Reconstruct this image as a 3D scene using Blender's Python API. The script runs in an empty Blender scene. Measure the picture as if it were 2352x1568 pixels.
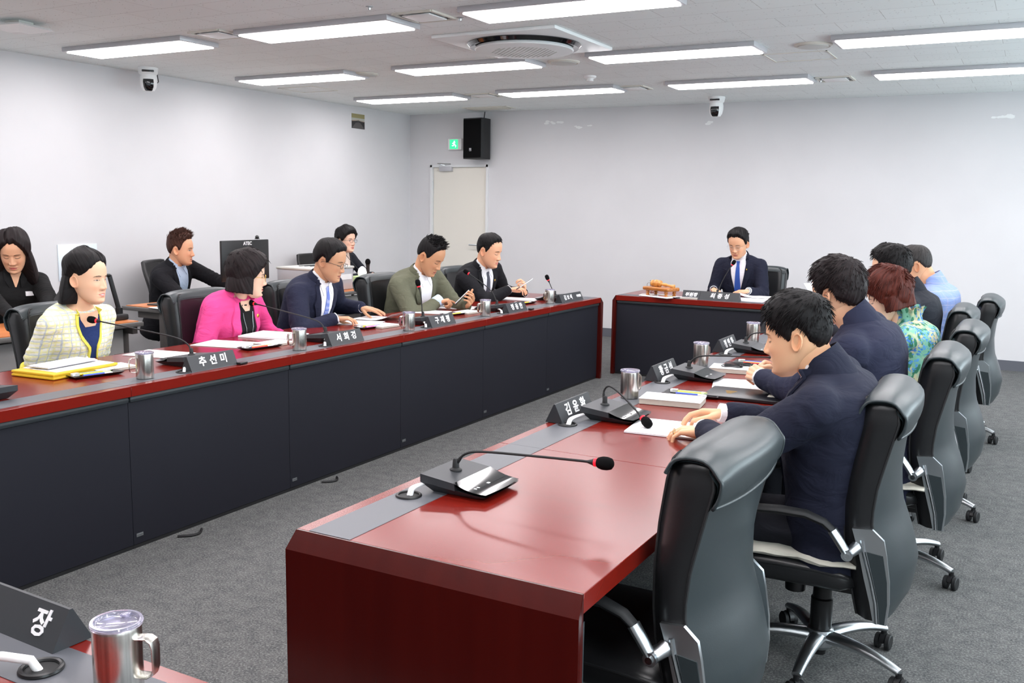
import bpy, bmesh, math, random
import numpy as np
from mathutils import Vector, Matrix, noise
from mathutils.bvhtree import BVHTree
R = math.radians
random.seed(7)
SC = bpy.context.scene
COL = SC.collection

# ------------------------------------------------------------------ camera, world, light, exposure
FPX = 2171.567
CAMH = 1.5152
def _rot(rx, ry, rz):
    return (Matrix.Rotation(rz, 3, 'Z') @ Matrix.Rotation(rx, 3, 'X') @ Matrix.Rotation(ry, 3, 'Y'))
CAMR = _rot(R(-8.094), R(-0.8887), R(28.7185))
cam = bpy.data.cameras.new('camera'); camo = bpy.data.objects.new('camera', cam); COL.objects.link(camo)
camo.location = (0, 0, CAMH)
camo.rotation_euler = (CAMR @ Matrix(((1, 0, 0), (0, 0, -1), (0, 1, 0)))).to_euler()
cam.sensor_width = 36.0; cam.lens = FPX * 36.0 / 2352.0; cam.clip_start = 0.02
SC.camera = camo

W = bpy.data.worlds.new('world'); SC.world = W; W.use_nodes = True
bg = W.node_tree.nodes['Background']; bg.inputs[0].default_value = (0.80, 0.92, 1.0, 1); bg.inputs[1].default_value = 3.0
SC.view_settings.view_transform = 'Standard'; SC.view_settings.look = 'None'
SC.view_settings.gamma = 1.0; SC.view_settings.use_curve_mapping = False
SC.view_settings.exposure = 0.14
LAMP = 16.0          # ceiling diffuser emission
def day(loc, rot, sx, sy, e):
    l = bpy.data.lights.new('daylight', 'AREA'); l.shape = 'RECTANGLE'; l.size = sx; l.size_y = sy
    l.energy = e; l.color = (0.78, 0.95, 1.0)
    o = bpy.data.objects.new('daylight', l); COL.objects.link(o); o.location = loc; o.rotation_euler = rot
    return o
WIN = [(-1.2, 0.6), (1.0, 2.9), (3.3, 5.2), (5.6, 7.5), (7.9, 9.8)]
for (a, b) in WIN:
    day((2.62, (a + b) / 2, 1.65), (0, R(118), 0), 1.5, b - a, 38)

def ray(u, v):
    return CAMR @ Vector(((u - 1176) / FPX, 1, -(v - 784) / FPX))
def onz(u, v, z):
    d = ray(u, v); t = (z - CAMH) / d.z; return Vector((d.x * t, d.y * t, z))
def onx(u, v, x):
    d = ray(u, v); t = x / d.x; return Vector((x, d.y * t, CAMH + d.z * t))
def ony(u, v, y):
    d = ray(u, v); t = y / d.y; return Vector((d.x * t, y, CAMH + d.z * t))

# ------------------------------------------------------------------ materials
def lin(c):
    return tuple(((x / 255) / 12.92 if x / 255 <= 0.04045 else ((x / 255 + 0.055) / 1.055) ** 2.4) for x in c) + (1.0,)
MATS = {}
class NT:
    def __init__(s, m): s.nt = m.node_tree; s.n = s.nt.nodes; s.l = s.nt.links
    def new(s, t, **k):
        n = s.n.new(t)
        for a, b in k.items():
            if a.startswith('_'): setattr(n, a[1:], b)
            else: n.inputs[a].default_value = b
        return n
    def link(s, a, b): s.l.new(a, b)
    def coord(s, kind='Object', scale=(1, 1, 1), rot=(0, 0, 0)):
        t = s.new('ShaderNodeTexCoord'); m = s.new('ShaderNodeMapping')
        m.inputs['Scale'].default_value = scale; m.inputs['Rotation'].default_value = rot
        s.link(t.outputs[kind], m.inputs[0]); return m.outputs[0]
    def ramp(s, fac, stops):
        r = s.new('ShaderNodeValToRGB'); e = r.color_ramp.elements
        while len(e) < len(stops): e.new(0.5)
        for q, (p, c) in zip(e, stops): q.position = p; q.color = c
        s.link(fac, r.inputs[0]); return r.outputs[0]
    def mix(s, fac, a, b, mode='MIX'):
        m = s.new('ShaderNodeMix', _data_type='RGBA', _blend_type=mode)
        for v, i in ((fac, 0), (a, 6), (b, 7)):
            if hasattr(v, 'links'): s.link(v, m.inputs[i])
            else: m.inputs[i].default_value = v
        return m.outputs[2]
def mat(name, c, rough=0.5, metal=0.0, coat=0.0, spec=0.5, emit=None, es=0, sheen=0, alpha=1, trans=0, sss=0):
    m = bpy.data.materials.new(name); m.use_nodes = True; MATS[name] = m
    b = m.node_tree.nodes['Principled BSDF']
    b.inputs['Base Color'].default_value = lin(c); b.inputs['Roughness'].default_value = rough
    b.inputs['Metallic'].default_value = metal; b.inputs['Coat Weight'].default_value = coat
    b.inputs['Specular IOR Level'].default_value = spec; b.inputs['Sheen Weight'].default_value = sheen
    b.inputs['Coat Roughness'].default_value = 0.08
    b.inputs['Transmission Weight'].default_value = trans
    if sss:
        b.inputs['Subsurface Weight'].default_value = sss; b.inputs['Subsurface Radius'].default_value = (0.012, 0.005, 0.003)
        b.inputs['Subsurface Scale'].default_value = 1.0
    if emit: b.inputs['Emission Color'].default_value = lin(emit); b.inputs['Emission Strength'].default_value = es
    return m
def P(m): return m.node_tree.nodes['Principled BSDF']
def bump(m, scale=200, strength=0.2, dist=0.002, kind='Object', sc3=(1, 1, 1), detail=2, tex='noise'):
    t = NT(m); co = t.coord(kind, sc3)
    if tex == 'noise':
        n = t.new('ShaderNodeTexNoise', Scale=scale, Detail=detail); out = n.outputs[0]
    else:
        n = t.new('ShaderNodeTexVoronoi', Scale=scale); out = n.outputs[0]
    t.link(co, n.inputs['Vector'])
    b = t.new('ShaderNodeBump', Strength=strength, Distance=dist); t.link(out, b.inputs['Height'])
    t.link(b.outputs[0], P(m).inputs['Normal']); return m
def vary(m, c1, c2, scale=5, sc3=(1, 1, 1), kind='Object', detail=3, lo=0.35, hi=0.65):
    t = NT(m); n = t.new('ShaderNodeTexNoise', Scale=scale, Detail=detail); t.link(t.coord(kind, sc3), n.inputs['Vector'])
    t.link(t.ramp(n.outputs[0], [(lo, lin(c1)), (hi, lin(c2))]), P(m).inputs['Base Color']); return m

M = MATS
vary(mat('wall_paint', (212, 211, 213), 0.75, spec=0.2), (210, 209, 211), (214, 213, 215), 1.5)
mat('wall_dark', (96, 92, 90), 0.8)
mat('door_paint', (226, 222, 212), 0.5, spec=0.3)
mat('frame_paint', (222, 223, 224), 0.45)
mat('baseboard', (92, 94, 102), 0.6)
mat('white_plastic', (235, 236, 236), 0.4); mat('cream_plastic', (215, 213, 203), 0.5)
mat('white_enamel', (228, 232, 232), 0.35); mat('vent_grey', (196, 197, 192), 0.5)
mat('lamp_frame', (190, 190, 194), 0.4, metal=0.3)
mat('black_plastic', (22, 22, 24), 0.35); mat('matt_black', (24, 25, 27), 0.6)
mat('gloss_black', (10, 11, 13), 0.08, coat=0.6)
mat('plate_black', (47, 50, 54), 0.45)
mat('ink_white', (236, 236, 238), 0.6)
mat('foam', (16, 16, 17), 0.95, spec=0.1); bump(M['foam'], 900, 0.6, 0.001)
mat('red_ring', (214, 30, 50), 0.4, emit=(255, 30, 50), es=0.6)
mat('white_cable', (232, 232, 232), 0.4); mat('black_cable', (18, 18, 20), 0.45)
vary(mat('steel', (205, 202, 196), 0.27, metal=1.0), (150, 146, 140), (232, 230, 224), 70, (1, 1, .01), lo=.3, hi=.62)
mat('chrome', (205, 210, 214), 0.16, metal=1.0); mat('satin', (202, 207, 210), 0.30, metal=1.0)
mat('clear_lid', (225, 222, 245), 0.05, trans=0.85, coat=0.5); P(M['clear_lid']).inputs['IOR'].default_value = 1.3
mat('paper', (240, 240, 243), 0.8, spec=0.1)
mat('leather', (27, 28, 30), 0.33, spec=0.5); bump(M['leather'], 380, 0.12, 0.001)
mat('leather_rear_sheen', (43, 51, 54), 0.36, spec=0.55); bump(M['leather_rear_sheen'], 380, 0.12, 0.001)  # window sheen on the chair backs put into a lighter, tealish leather colour
mat('mesh_black', (17, 17, 19), 0.7)
mat('strip', (88, 90, 96), 0.42); mat('panel_dark', (27, 28, 37), 0.6, spec=.3); bump(M['panel_dark'], 500, 0.08, 0.001)
mat('rail_dark', (40, 46, 50), 0.45)
mat('pen_yellow', (245, 224, 60), 0.35); mat('pen_red', (222, 38, 30), 0.35); mat('pen_blue', (60, 80, 200), 0.35)
mat('pen_green', (150, 215, 90), 0.35); mat('pen_cyan', (110, 190, 225), 0.35); mat('pen_orange', (240, 160, 40), 0.35); mat('pen_pink', (240, 120, 170), 0.35)
mat('folder_yellow', (216, 176, 30), 0.55); mat('gold', (214, 170, 80), 0.3, metal=1.0)
mat('tray_black', (18, 18, 22), 0.3)
mat('grey_desk', (96, 94, 92), 0.5); mat('pale_panel', (172, 170, 168), 0.5); mat('frame_dark', (72, 68, 66), 0.5)
mat('cushion', (198, 194, 182), 0.9); bump(M['cushion'], 45, 0.5, 0.004)
mat('exit_green', (30, 200, 120), 0.5, emit=(60, 235, 150), es=1.1); mat('exit_white', (235, 255, 245), 0.5, emit=(235, 255, 245), es=1.3)
mat('glass', (250, 252, 255), 0.03, trans=1.0, spec=0.5); P(M['glass']).inputs['IOR'].default_value = 1.05
mat('sheet_blue', (222, 232, 240), 0.3); mat('green_box', (196, 220, 160), 0.6)
mat('screen', (14, 15, 18), 0.1)
m = mat('diffuser', (250, 250, 250), 0.6, emit=(255, 250, 252), es=LAMP)

# mahogany; upright copy has the end panels' shade put into its darker colour
for nm, sc in (('wood_long', (3, .2, 3)), ('wood_upright_shaded', (9, 9, .5))):
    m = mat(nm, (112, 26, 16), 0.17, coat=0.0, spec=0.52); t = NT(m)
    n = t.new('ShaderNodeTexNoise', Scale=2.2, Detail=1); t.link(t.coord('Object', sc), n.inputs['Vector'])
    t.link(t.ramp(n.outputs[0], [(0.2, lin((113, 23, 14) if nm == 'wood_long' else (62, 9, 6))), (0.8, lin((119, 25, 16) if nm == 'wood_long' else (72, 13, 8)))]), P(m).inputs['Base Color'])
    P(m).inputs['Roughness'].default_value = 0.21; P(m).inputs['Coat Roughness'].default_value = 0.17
vary(mat('desk_orange', (196, 118, 66), 0.4), (186, 106, 56), (204, 128, 74), 3, (10, 1, 10))
vary(mat('gavel_wood', (206, 146, 72), 0.32, coat=0.4), (196, 130, 58), (218, 164, 92), 8, (1, 6, 6))
vary(mat('gavel_base', (176, 104, 40), 0.35, coat=0.3), (162, 90, 30), (190, 122, 54), 6, (1, 8, 8))

# carpet
m = mat('carpet', (140, 140, 140), 0.95, spec=0.1); t = NT(m); co = t.coord('Object')
n1 = t.new('ShaderNodeTexNoise', Scale=130, Detail=3, Roughness=0.7); n2 = t.new('ShaderNodeTexNoise', Scale=18, Detail=4); n3 = t.new('ShaderNodeTexNoise', Scale=1.2, Detail=2)
for n in (n1, n2, n3): t.link(co, n.inputs['Vector'])
a = t.ramp(n1.outputs[0], [(0.34, lin((60, 61, 62))), (0.5, lin((92, 93, 93))), (0.66, lin((140, 140, 139)))])
b = t.mix(0.35, a, t.ramp(n2.outputs[0], [(0.35, lin((78, 80, 81))), (0.65, lin((116, 116, 115)))]))
t.link(b, P(m).inputs['Base Color'])
bb = t.new('ShaderNodeBump', Strength=0.6, Distance=0.004); t.link(n1.outputs[0], bb.inputs['Height']); t.link(bb.outputs[0], P(m).inputs['Normal'])

# acoustic ceiling tile: pinholes, fissures, staggered joints
m = mat('ceiling_tile', (214, 212, 211), 0.9, spec=0.1); t = NT(m); co = t.coord('Object')
br = t.new('ShaderNodeTexBrick', _offset=0.5, Color1=lin((238, 243, 242)), Color2=lin((235, 240, 239)), Mortar=lin((196, 197, 195)), Scale=1.0)
br.inputs['Mortar Size'].default_value = 0.0018; br.inputs['Mortar Smooth'].default_value = 0.3
br.inputs['Brick Width'].default_value = 0.6; br.inputs['Row Height'].default_value = 0.3
t.link(co, br.inputs['Vector'])
v = t.new('ShaderNodeTexVoronoi', Scale=26.0, Randomness=1.0)
wc = t.new('ShaderNodeTexNoise', Scale=3.0, Detail=1); t.link(t.coord('Object', (1.0, 2.2, 1)), v.inputs['Vector']); t.link(co, wc.inputs['Vector'])
spot = t.ramp(v.outputs['Distance'], [(0.09, (1, 1, 1, 1)), (0.16, (0, 0, 0, 1))])
vs = t.new('ShaderNodeSeparateColor'); t.link(v.outputs['Color'], vs.inputs[0])
sel = t.ramp(vs.outputs[0], [(0.45, (0, 0, 0, 1)), (0.5, (1, 1, 1, 1))])
sp = t.mix(1.0, spot, sel, 'MULTIPLY')
t.link(t.mix(sp, br.outputs[0], lin((146, 144, 141))), P(m).inputs['Base Color'])

def cloth(name, c, rough=0.85, wr=0.5, fine=0.15):
    m = mat(name, c, rough, spec=0.25, sheen=0.0); t = NT(m)
    a = t.new('ShaderNodeTexNoise', Scale=9, Detail=3, Distortion=1.2); t.link(t.coord('Object', (1, 1, 1.6)), a.inputs['Vector'])
    f = t.new('ShaderNodeTexNoise', Scale=420, Detail=1); t.link(t.coord('Object'), f.inputs['Vector'])
    b1 = t.new('ShaderNodeBump', Strength=wr, Distance=0.02); t.link(a.outputs[0], b1.inputs['Height'])
    b2 = t.new('ShaderNodeBump', Strength=fine, Distance=0.001); t.link(f.outputs[0], b2.inputs['Height']); t.link(b1.outputs[0], b2.inputs['Normal'])
    t.link(b2.outputs[0], P(m).inputs['Normal']); return m
cloth('navy', (33, 36, 56)); cloth('navy_deep', (26, 29, 46)); cloth('black_suit', (20, 20, 25)); cloth('dark_suit', (27, 30, 38))
cloth('olive', (98, 99, 82)); cloth('pink', (226, 74, 142)); cloth('white_shirt', (236, 236, 240), wr=0.3); cloth('pale_blue_shirt', (190, 208, 232), wr=0.3)
cloth('black_top', (19, 19, 20), wr=0.3); cloth('navy_top', (34, 52, 100), wr=0.3); cloth('cream_top', (228, 212, 200), wr=0.3); cloth('trousers', (24, 25, 32))
mat('tie_blue', (44, 84, 168), 0.45); mat('tie_grey', (70, 74, 88), 0.5)
m = mat('tie_dots', (110, 130, 205), 0.5); t = NT(m); v = t.new('ShaderNodeTexVoronoi', Scale=110, Randomness=0.0); t.link(t.coord('Object'), v.inputs['Vector'])
t.link(t.ramp(v.outputs['Distance'], [(0.3, lin((225, 230, 245))), (0.36, lin((104, 128, 205)))]), P(m).inputs['Base Color'])
# tweed check
m = cloth('tweed', (232, 232, 205)); t = NT(m)
def stripes(t, axis, freq, lo, hi, dist=3.0):
    w = t.new('ShaderNodeTexWave', Scale=freq, Distortion=dist, Detail=2); w.bands_direction = axis; w.inputs['Detail Scale'].default_value = 3
    t.link(t.coord('Object'), w.inputs['Vector']); return t.ramp(w.outputs[0], [(lo, (0, 0, 0, 1)), (hi, (1, 1, 1, 1))])
c0 = t.mix(stripes(t, 'Z', 14, .45, .95, .8), lin((236, 235, 224)), lin((234, 230, 172)))
c1 = t.mix(stripes(t, 'Y', 13, .6, 1.0, .8), c0, lin((236, 232, 176)))
c2 = t.mix(stripes(t, 'Z', 9.3, .93, 1.0, 1.2), c1, lin((186, 196, 200)))
c3 = t.mix(stripes(t, 'Y', 8.7, .93, 1.0, 1.2), c2, lin((190, 198, 204)))
t.link(c3, P(m).inputs['Base Color']); mat('tweed_trim', (236, 226, 92), 0.8)
# floral blouse
m = cloth('floral', (150, 205, 175)); t = NT(m); co = t.coord('Object')
nz = t.new('ShaderNodeTexNoise', Scale=14, Detail=3); t.link(co, nz.inputs['Vector'])
va = t.new('ShaderNodeTexVoronoi', Scale=13); vb = t.new('ShaderNodeTexVoronoi', Scale=75); wv = t.new('ShaderNodeTexVoronoi', Scale=42)
md = t.new('ShaderNodeVectorMath', _operation='ADD'); sc_ = t.new('ShaderNodeVectorMath', _operation='SCALE'); sc_.inputs['Scale'].default_value = 0.05
t.link(nz.outputs['Color'], sc_.inputs[0]); t.link(co, md.inputs[0]); t.link(sc_.outputs[0], md.inputs[1])
for q in (va, vb): t.link(md.outputs[0], q.inputs['Vector'])
st = t.new('ShaderNodeMapping'); st.inputs['Scale'].default_value = (1, 1, .35); st.inputs['Rotation'].default_value = (0.6, 0.5, 0); t.link(md.outputs[0], st.inputs[0]); t.link(st.outputs[0], wv.inputs['Vector'])
ground = t.ramp(nz.outputs[0], [(0.42, lin((186, 180, 146))), (0.56, lin((118, 172, 148)))])
leaves = t.ramp(wv.outputs['Distance'], [(0.36, (1, 1, 1, 1)), (0.44, (0, 0, 0, 1))])
g2 = t.mix(leaves, ground, lin((58, 118, 92)))
fl = t.ramp(va.outputs['Distance'], [(0.46, (1, 1, 1, 1)), (0.54, (0, 0, 0, 1))]); pet = t.ramp(vb.outputs['Distance'], [(0.42, (1, 1, 1, 1)), (0.5, (0, 0, 0, 1))])
fc = t.mix(va.outputs['Color'], lin((88, 152, 204)), lin((60, 112, 186)))
t.link(t.mix(t.mix(1.0, fl, pet, 'MULTIPLY'), g2, fc), P(m).inputs['Base Color'])
# pale blue check jacket
m = cloth('blue_check', (132, 150, 196)); t = NT(m)
c0 = t.mix(stripes(t, 'Z', 7, .93, .99, 0), lin((130, 148, 194)), lin((152, 158, 190)))
t.link(t.mix(stripes(t, 'Y', 7, .93, .99, 0), c0, lin((146, 152, 190))), P(m).inputs['Base Color'])
# skin / hair
def skinmat(name):
    m = mat(name, (222, 180, 150), 0.48, spec=0.35, sss=0.12); t = NT(m)
    a = t.new('ShaderNodeVertexColor', _layer_name='Col'); t.link(a.outputs[0], P(m).inputs['Base Color'])
    n = t.new('ShaderNodeTexNoise', Scale=260, Detail=2); t.link(t.coord('Object'), n.inputs['Vector'])
    b = t.new('ShaderNodeBump', Strength=0.12, Distance=0.001); t.link(n.outputs[0], b.inputs['Height']); t.link(b.outputs[0], P(m).inputs['Normal']); return m
skinmat('skin')
def hairmat(name, c1, c2, rough=0.5):
    m = mat(name, c1, rough, spec=0.16); t = NT(m); uv = t.coord('UV', (70, 2.5, 1))
    n = t.new('ShaderNodeTexNoise', Scale=1.6, Detail=4, Roughness=0.7); t.link(uv, n.inputs['Vector'])
    t.link(t.ramp(n.outputs[0], [(0.35, lin(c1)), (0.7, lin(c2))]), P(m).inputs['Base Color'])
    b = t.new('ShaderNodeBump', Strength=0.55, Distance=0.003); t.link(n.outputs[0], b.inputs['Height']); t.link(b.outputs[0], P(m).inputs['Normal']); return m
hairmat('hair_black', (11, 10, 11), (30, 27, 28)); hairmat('hair_dark', (20, 16, 17), (42, 33, 34)); hairmat('hair_brown', (44, 27, 22), (80, 50, 40)); hairmat('hair_auburn', (46, 16, 12), (96, 40, 28)); hairmat('hair_grey', (26, 25, 25), (70, 66, 65))

# ------------------------------------------------------------------ mesh building
class MB:
    def __init__(s): s.v = []; s.f = []; s.m = []
    def add(s, v, f, mi=0, T=None):
        o = len(s.v)
        s.v += [tuple(T @ Vector(p)) if T is not None else tuple(p) for p in v]
        s.f += [tuple(i + o for i in q) for q in f]; s.m += [mi] * len(f); return s
    def box(s, c, d, mi=0, bev=0.0, T=None, seg=2):
        bm = bmesh.new(); bmesh.ops.create_cube(bm, size=1)
        for v in bm.verts: v.co = Vector((v.co.x * d[0], v.co.y * d[1], v.co.z * d[2]))
        if bev: bmesh.ops.bevel(bm, geom=bm.edges[:], offset=bev, segments=seg, affect='EDGES', profile=0.5)
        bm.verts.index_update()
        s.add([v.co + Vector(c) for v in bm.verts], [[v.index for v in f.verts] for f in bm.faces], mi, T); bm.free(); return s
    def loft(s, rings, mi=0, cap=True, closed=True, T=None, endless=False):
        n = len(rings[0]); v = [p for r in rings for p in r]; f = []
        K = len(rings)
        for i in range(K if endless else K - 1):
            j2 = (i + 1) % K
            for j in range(n if closed else n - 1):
                k = (j + 1) % n; f.append((i * n + j, i * n + k, j2 * n + k, j2 * n + j))
        if cap and not endless: f.append(tuple(reversed(range(n)))); f.append(tuple(range((K - 1) * n, K * n)))
        return s.add(v, f, mi, T)
    def tube(s, path, rad, n=10, mi=0, cap=True, T=None, flat=1.0, upv=(0, 0, 1), endless=False):
        path = [Vector(p) for p in path]; K = len(path)
        if not hasattr(rad, '__len__'): rad = [rad] * K
        rings = []; prev = None
        for i, p in enumerate(path):
            a = path[(i - 1) % K] if (endless or i) else p; b = path[(i + 1) % K] if (endless or i < K - 1) else p
            d = (b - a).normalized()
            if prev is None:
                u = Vector(upv)
                if abs(u.dot(d)) > 0.95: u = Vector((1, 0, 0))
            else: u = prev
            u = (u - d * u.dot(d)).normalized(); w = d.cross(u); prev = u
            rings.append([p + (u * math.cos(2 * math.pi * k / n) * flat + w * math.sin(2 * math.pi * k / n)) * rad[i] for k in range(n)])
        return s.loft(rings, mi, cap, True, T, endless)
    def lathe(s, prof, n=24, mi=0, T=None, cap=True):
        return s.loft([[Vector((r * math.cos(2 * math.pi * k / n), r * math.sin(2 * math.pi * k / n), z)) for k in range(n)] for r, z in prof], mi, cap, True, T)
    def prism(s, poly, z0, z1, mi=0, T=None):
        n = len(poly)
        v = [(x, y, z0) for x, y in poly] + [(x, y, z1) for x, y in poly]
        f = [tuple(reversed(range(n))), tuple(range(n, 2 * n))] + [(i, (i + 1) % n, n + (i + 1) % n, n + i) for i in range(n)]
        return s.add(v, f, mi, T)
    def ball(s, c, r, n=16, mi=0, T=None):
        if not hasattr(r, '__len__'): r = (r, r, r)
        K = n // 2 + 1
        rings = [[Vector((c[0] + r[0] * math.sin(math.pi * (i + .01) / (K + .02)) * math.cos(2 * math.pi * k / n), c[1] + r[1] * math.sin(math.pi * (i + .01) / (K + .02)) * math.sin(2 * math.pi * k / n), c[2] - r[2] * math.cos(math.pi * (i + .01) / (K + .02)))) for k in range(n)] for i in range(K + 1)]
        return s.loft(rings, mi, True, True, T)
    def capsule(s, a, b, ra, rb, n=12, mi=0):
        a = Vector(a); b = Vector(b); d = (b - a).normalized()
        pts = []; rr = []
        for k in (1.0, 0.8, 0.45): pts.append(a - d * ra * k); rr.append(ra * math.sqrt(max(0.0, 1 - k * k)) + 1e-4)
        pts += [a, b]; rr += [ra, rb]
        for k in (0.45, 0.8, 1.0): pts.append(b + d * rb * k); rr.append(rb * math.sqrt(max(0.0, 1 - k * k)) + 1e-4)
        return s.tube(pts, rr, n, mi)
    def build(s, name, mats, parent=None, loc=None, rot=None, smooth=True, ang=38):
        me = bpy.data.meshes.new(name); me.from_pydata([tuple(p) for p in s.v], [], s.f)
        if isinstance(mats, str): mats = [mats]
        for q in mats: me.materials.append(M[q])
        me.polygons.foreach_set('material_index', s.m)
        if smooth:
            me.polygons.foreach_set('use_smooth', [True] * len(s.f))
            me.update(); me.set_sharp_from_angle(angle=R(ang))
        me.update()
        o = bpy.data.objects.new(name, me); COL.objects.link(o)
        if parent: o.parent = parent
        if loc is not None: o.location = loc
        if rot is not None: o.rotation_euler = rot
        return o
def tag(o, label=None, cat=None, group=None, kind=None):
    if label: o['label'] = label
    if cat: o['category'] = cat
    if group: o['group'] = group
    if kind: o['kind'] = kind
    return o
def thing(name, label, cat, loc=(0, 0, 0), rz=0, group=None):
    o = bpy.data.objects.new(name, None); COL.objects.link(o); o.empty_display_size = 0.05
    o.location = loc; o.rotation_euler = (0, 0, rz); return tag(o, label, cat, group)
def copy_tree(o, loc=None, rz=None, label=None, parent=None):
    c = o.copy(); COL.objects.link(c)
    if parent: c.parent = parent
    for ch in list(o.children): copy_tree(ch, parent=c)
    if loc is not None: c.location = loc
    if rz is not None: c.rotation_euler = (0, 0, rz)
    if label: c['label'] = label
    return c
def structure(name, mb, mats, parent=None, smooth=False):
    o = mb.build(name, mats, parent, smooth=smooth)
    if not parent: o['kind'] = 'structure'
    return o
def text_mesh(body, size, mi, mb, T, bold=0.0, ext=0.0008, shear=0.0, gap=1.0):
    c = bpy.data.curves.new('glyphs', 'FONT'); c.body = body; c.size = size; c.offset = bold; c.extrude = ext; c.shear = shear
    c.align_x = 'CENTER'; c.align_y = 'CENTER'; c.space_character = gap; c.resolution_u = 2
    o = bpy.data.objects.new('glyphs', c); COL.objects.link(o)
    dg = bpy.context.evaluated_depsgraph_get(); me = bpy.data.meshes.new_from_object(o.evaluated_get(dg))
    mb.add([v.co for v in me.vertices], [tuple(p.vertices) for p in me.polygons], mi, T)
    bpy.data.objects.remove(o); bpy.data.curves.remove(c); bpy.data.meshes.remove(me)
# ================================================================== ROOM
XL, XR, YF, YB, ZC = -7.252, 2.4, -1.5, 10.383, 2.677
structure('floor', MB().box(((XL + XR) / 2, (YF + YB) / 2, -0.05), (XR - XL + .4, YB - YF + .4, 0.1)), 'carpet')
structure('ceiling', MB().box(((XL + XR) / 2, (YF + YB) / 2, ZC + 0.05), (XR - XL + .4, YB - YF + .4, 0.1)), 'ceiling_tile')
structure('wall_left', MB().box((XL - .1, (YF + YB) / 2, ZC / 2), (.2, YB - YF + .4, ZC)), 'wall_paint')
structure('wall_front', MB().box(((XL + XR) / 2, YF - .1, ZC / 2), (XR - XL, .2, ZC)), 'wall_dark')  # unseen wall, its dark tone chosen to cut light on the desk end
# back wall with the door opening
DX0, DX1, DZ = -6.925, -6.06, 2.035
w = MB()
w.box(((XL + DX0) / 2, YB + .1, ZC / 2), (DX0 - XL, .2, ZC)); w.box(((DX1 + XR) / 2, YB + .1, ZC / 2), (XR - DX1, .2, ZC))
w.box(((DX0 + DX1) / 2, YB + .1, (DZ + ZC) / 2), (DX1 - DX0, .2, ZC - DZ)); structure('wall_back', w, 'wall_paint')
# right wall with its windows
w = MB(); xs = XR + .1; z0, z1 = 0.9, 2.4
w.box((xs, (YF + YB) / 2, z0 / 2), (.2, YB - YF, z0)); w.box((xs, (YF + YB) / 2, (z1 + ZC) / 2), (.2, YB - YF, ZC - z1))
e = [YF] + [q for p_ in WIN for q in p_] + [YB]
for i in range(0, len(e), 2): w.box((xs, (e[i] + e[i + 1]) / 2, (z0 + z1) / 2), (.2, e[i + 1] - e[i], z1 - z0))
structure('wall_right', w, 'wall_paint')
for i, (a, b) in enumerate(WIN):
    w = MB()
    for yy in (a + .025, b - .025, (a + b) / 2): w.box((XR + .08, yy, (z0 + z1) / 2), (.06, .05, z1 - z0))
    for zz in (z0 + .025, z1 - .025): w.box((XR + .08, (a + b) / 2, zz), (.06, b - a, .05))
    o = structure('window_%d' % (i + 1), w, 'frame_paint')
    MB().box((XR + .03, (a + b) / 2, z0 + .01), (.14, b - a + .06, .03)).build('window_sill', 'frame_paint', o, smooth=False)
bh = .1
for nm, c, d in (('baseboard_left', (XL + .006, (YF + YB) / 2, bh / 2), (.012, YB - YF, bh)), ('baseboard_right', (XR - .006, (YF + YB) / 2, bh / 2), (.012, YB - YF, bh)),
                 ('baseboard_back', ((DX1 + .05 + XR) / 2, YB - .006, bh / 2), (XR - DX1 - .05, .012, bh)), ('baseboard_front', ((XL + XR) / 2, YF + .006, bh / 2), (XR - XL, .012, bh))):
    structure(nm, MB().box(c, d), 'baseboard')
# door
d = MB().box(((DX0 + DX1) / 2, YB + .035, DZ / 2 - .01), (DX1 - DX0 - .07, .04, DZ - .04), bev=.002)
door = structure('door_1', d, 'door_paint')
f = MB()
for xx in (DX0 + .014, DX1 - .014): f.box((xx, YB + .02, DZ / 2), (.03, .08, DZ))
f.box(((DX0 + DX1) / 2, YB + .02, DZ - .014), (DX1 - DX0, .08, .03)); f.build('door_frame', 'frame_paint', door, smooth=False)
cl = MB().box((-6.69, YB - .005, 1.985), (.19, .045, .06), bev=.004); cl.build('door_closer', 'lamp_frame', door)
a = MB().tube([(-6.69, YB - .03, 2.03), (-6.76, YB - .1, 2.05), (-6.61, YB - .02, 2.045)], .006, 8); a.build('closer_arm', 'satin', door)
for zz in (1.78, .3): MB().tube([(DX0 + .028, YB - .008, zz - .05), (DX0 + .028, YB - .008, zz + .05)], .008, 8).build('hinge', 'satin', door)
h = MB().tube([(-6.17, YB + .02, 1.03), (-6.17, YB - .045, 1.03), (-6.18, YB - .05, 1.03), (-6.31, YB - .05, 1.03)], .009, 8)
h.lathe([(.024, 0), (.024, .01)], 20, 0, Matrix.Translation((-6.17, YB + .014, 1.10)) @ Matrix.Rotation(R(90), 4, 'X')); h.build('door_handle', 'satin', door)

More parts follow.
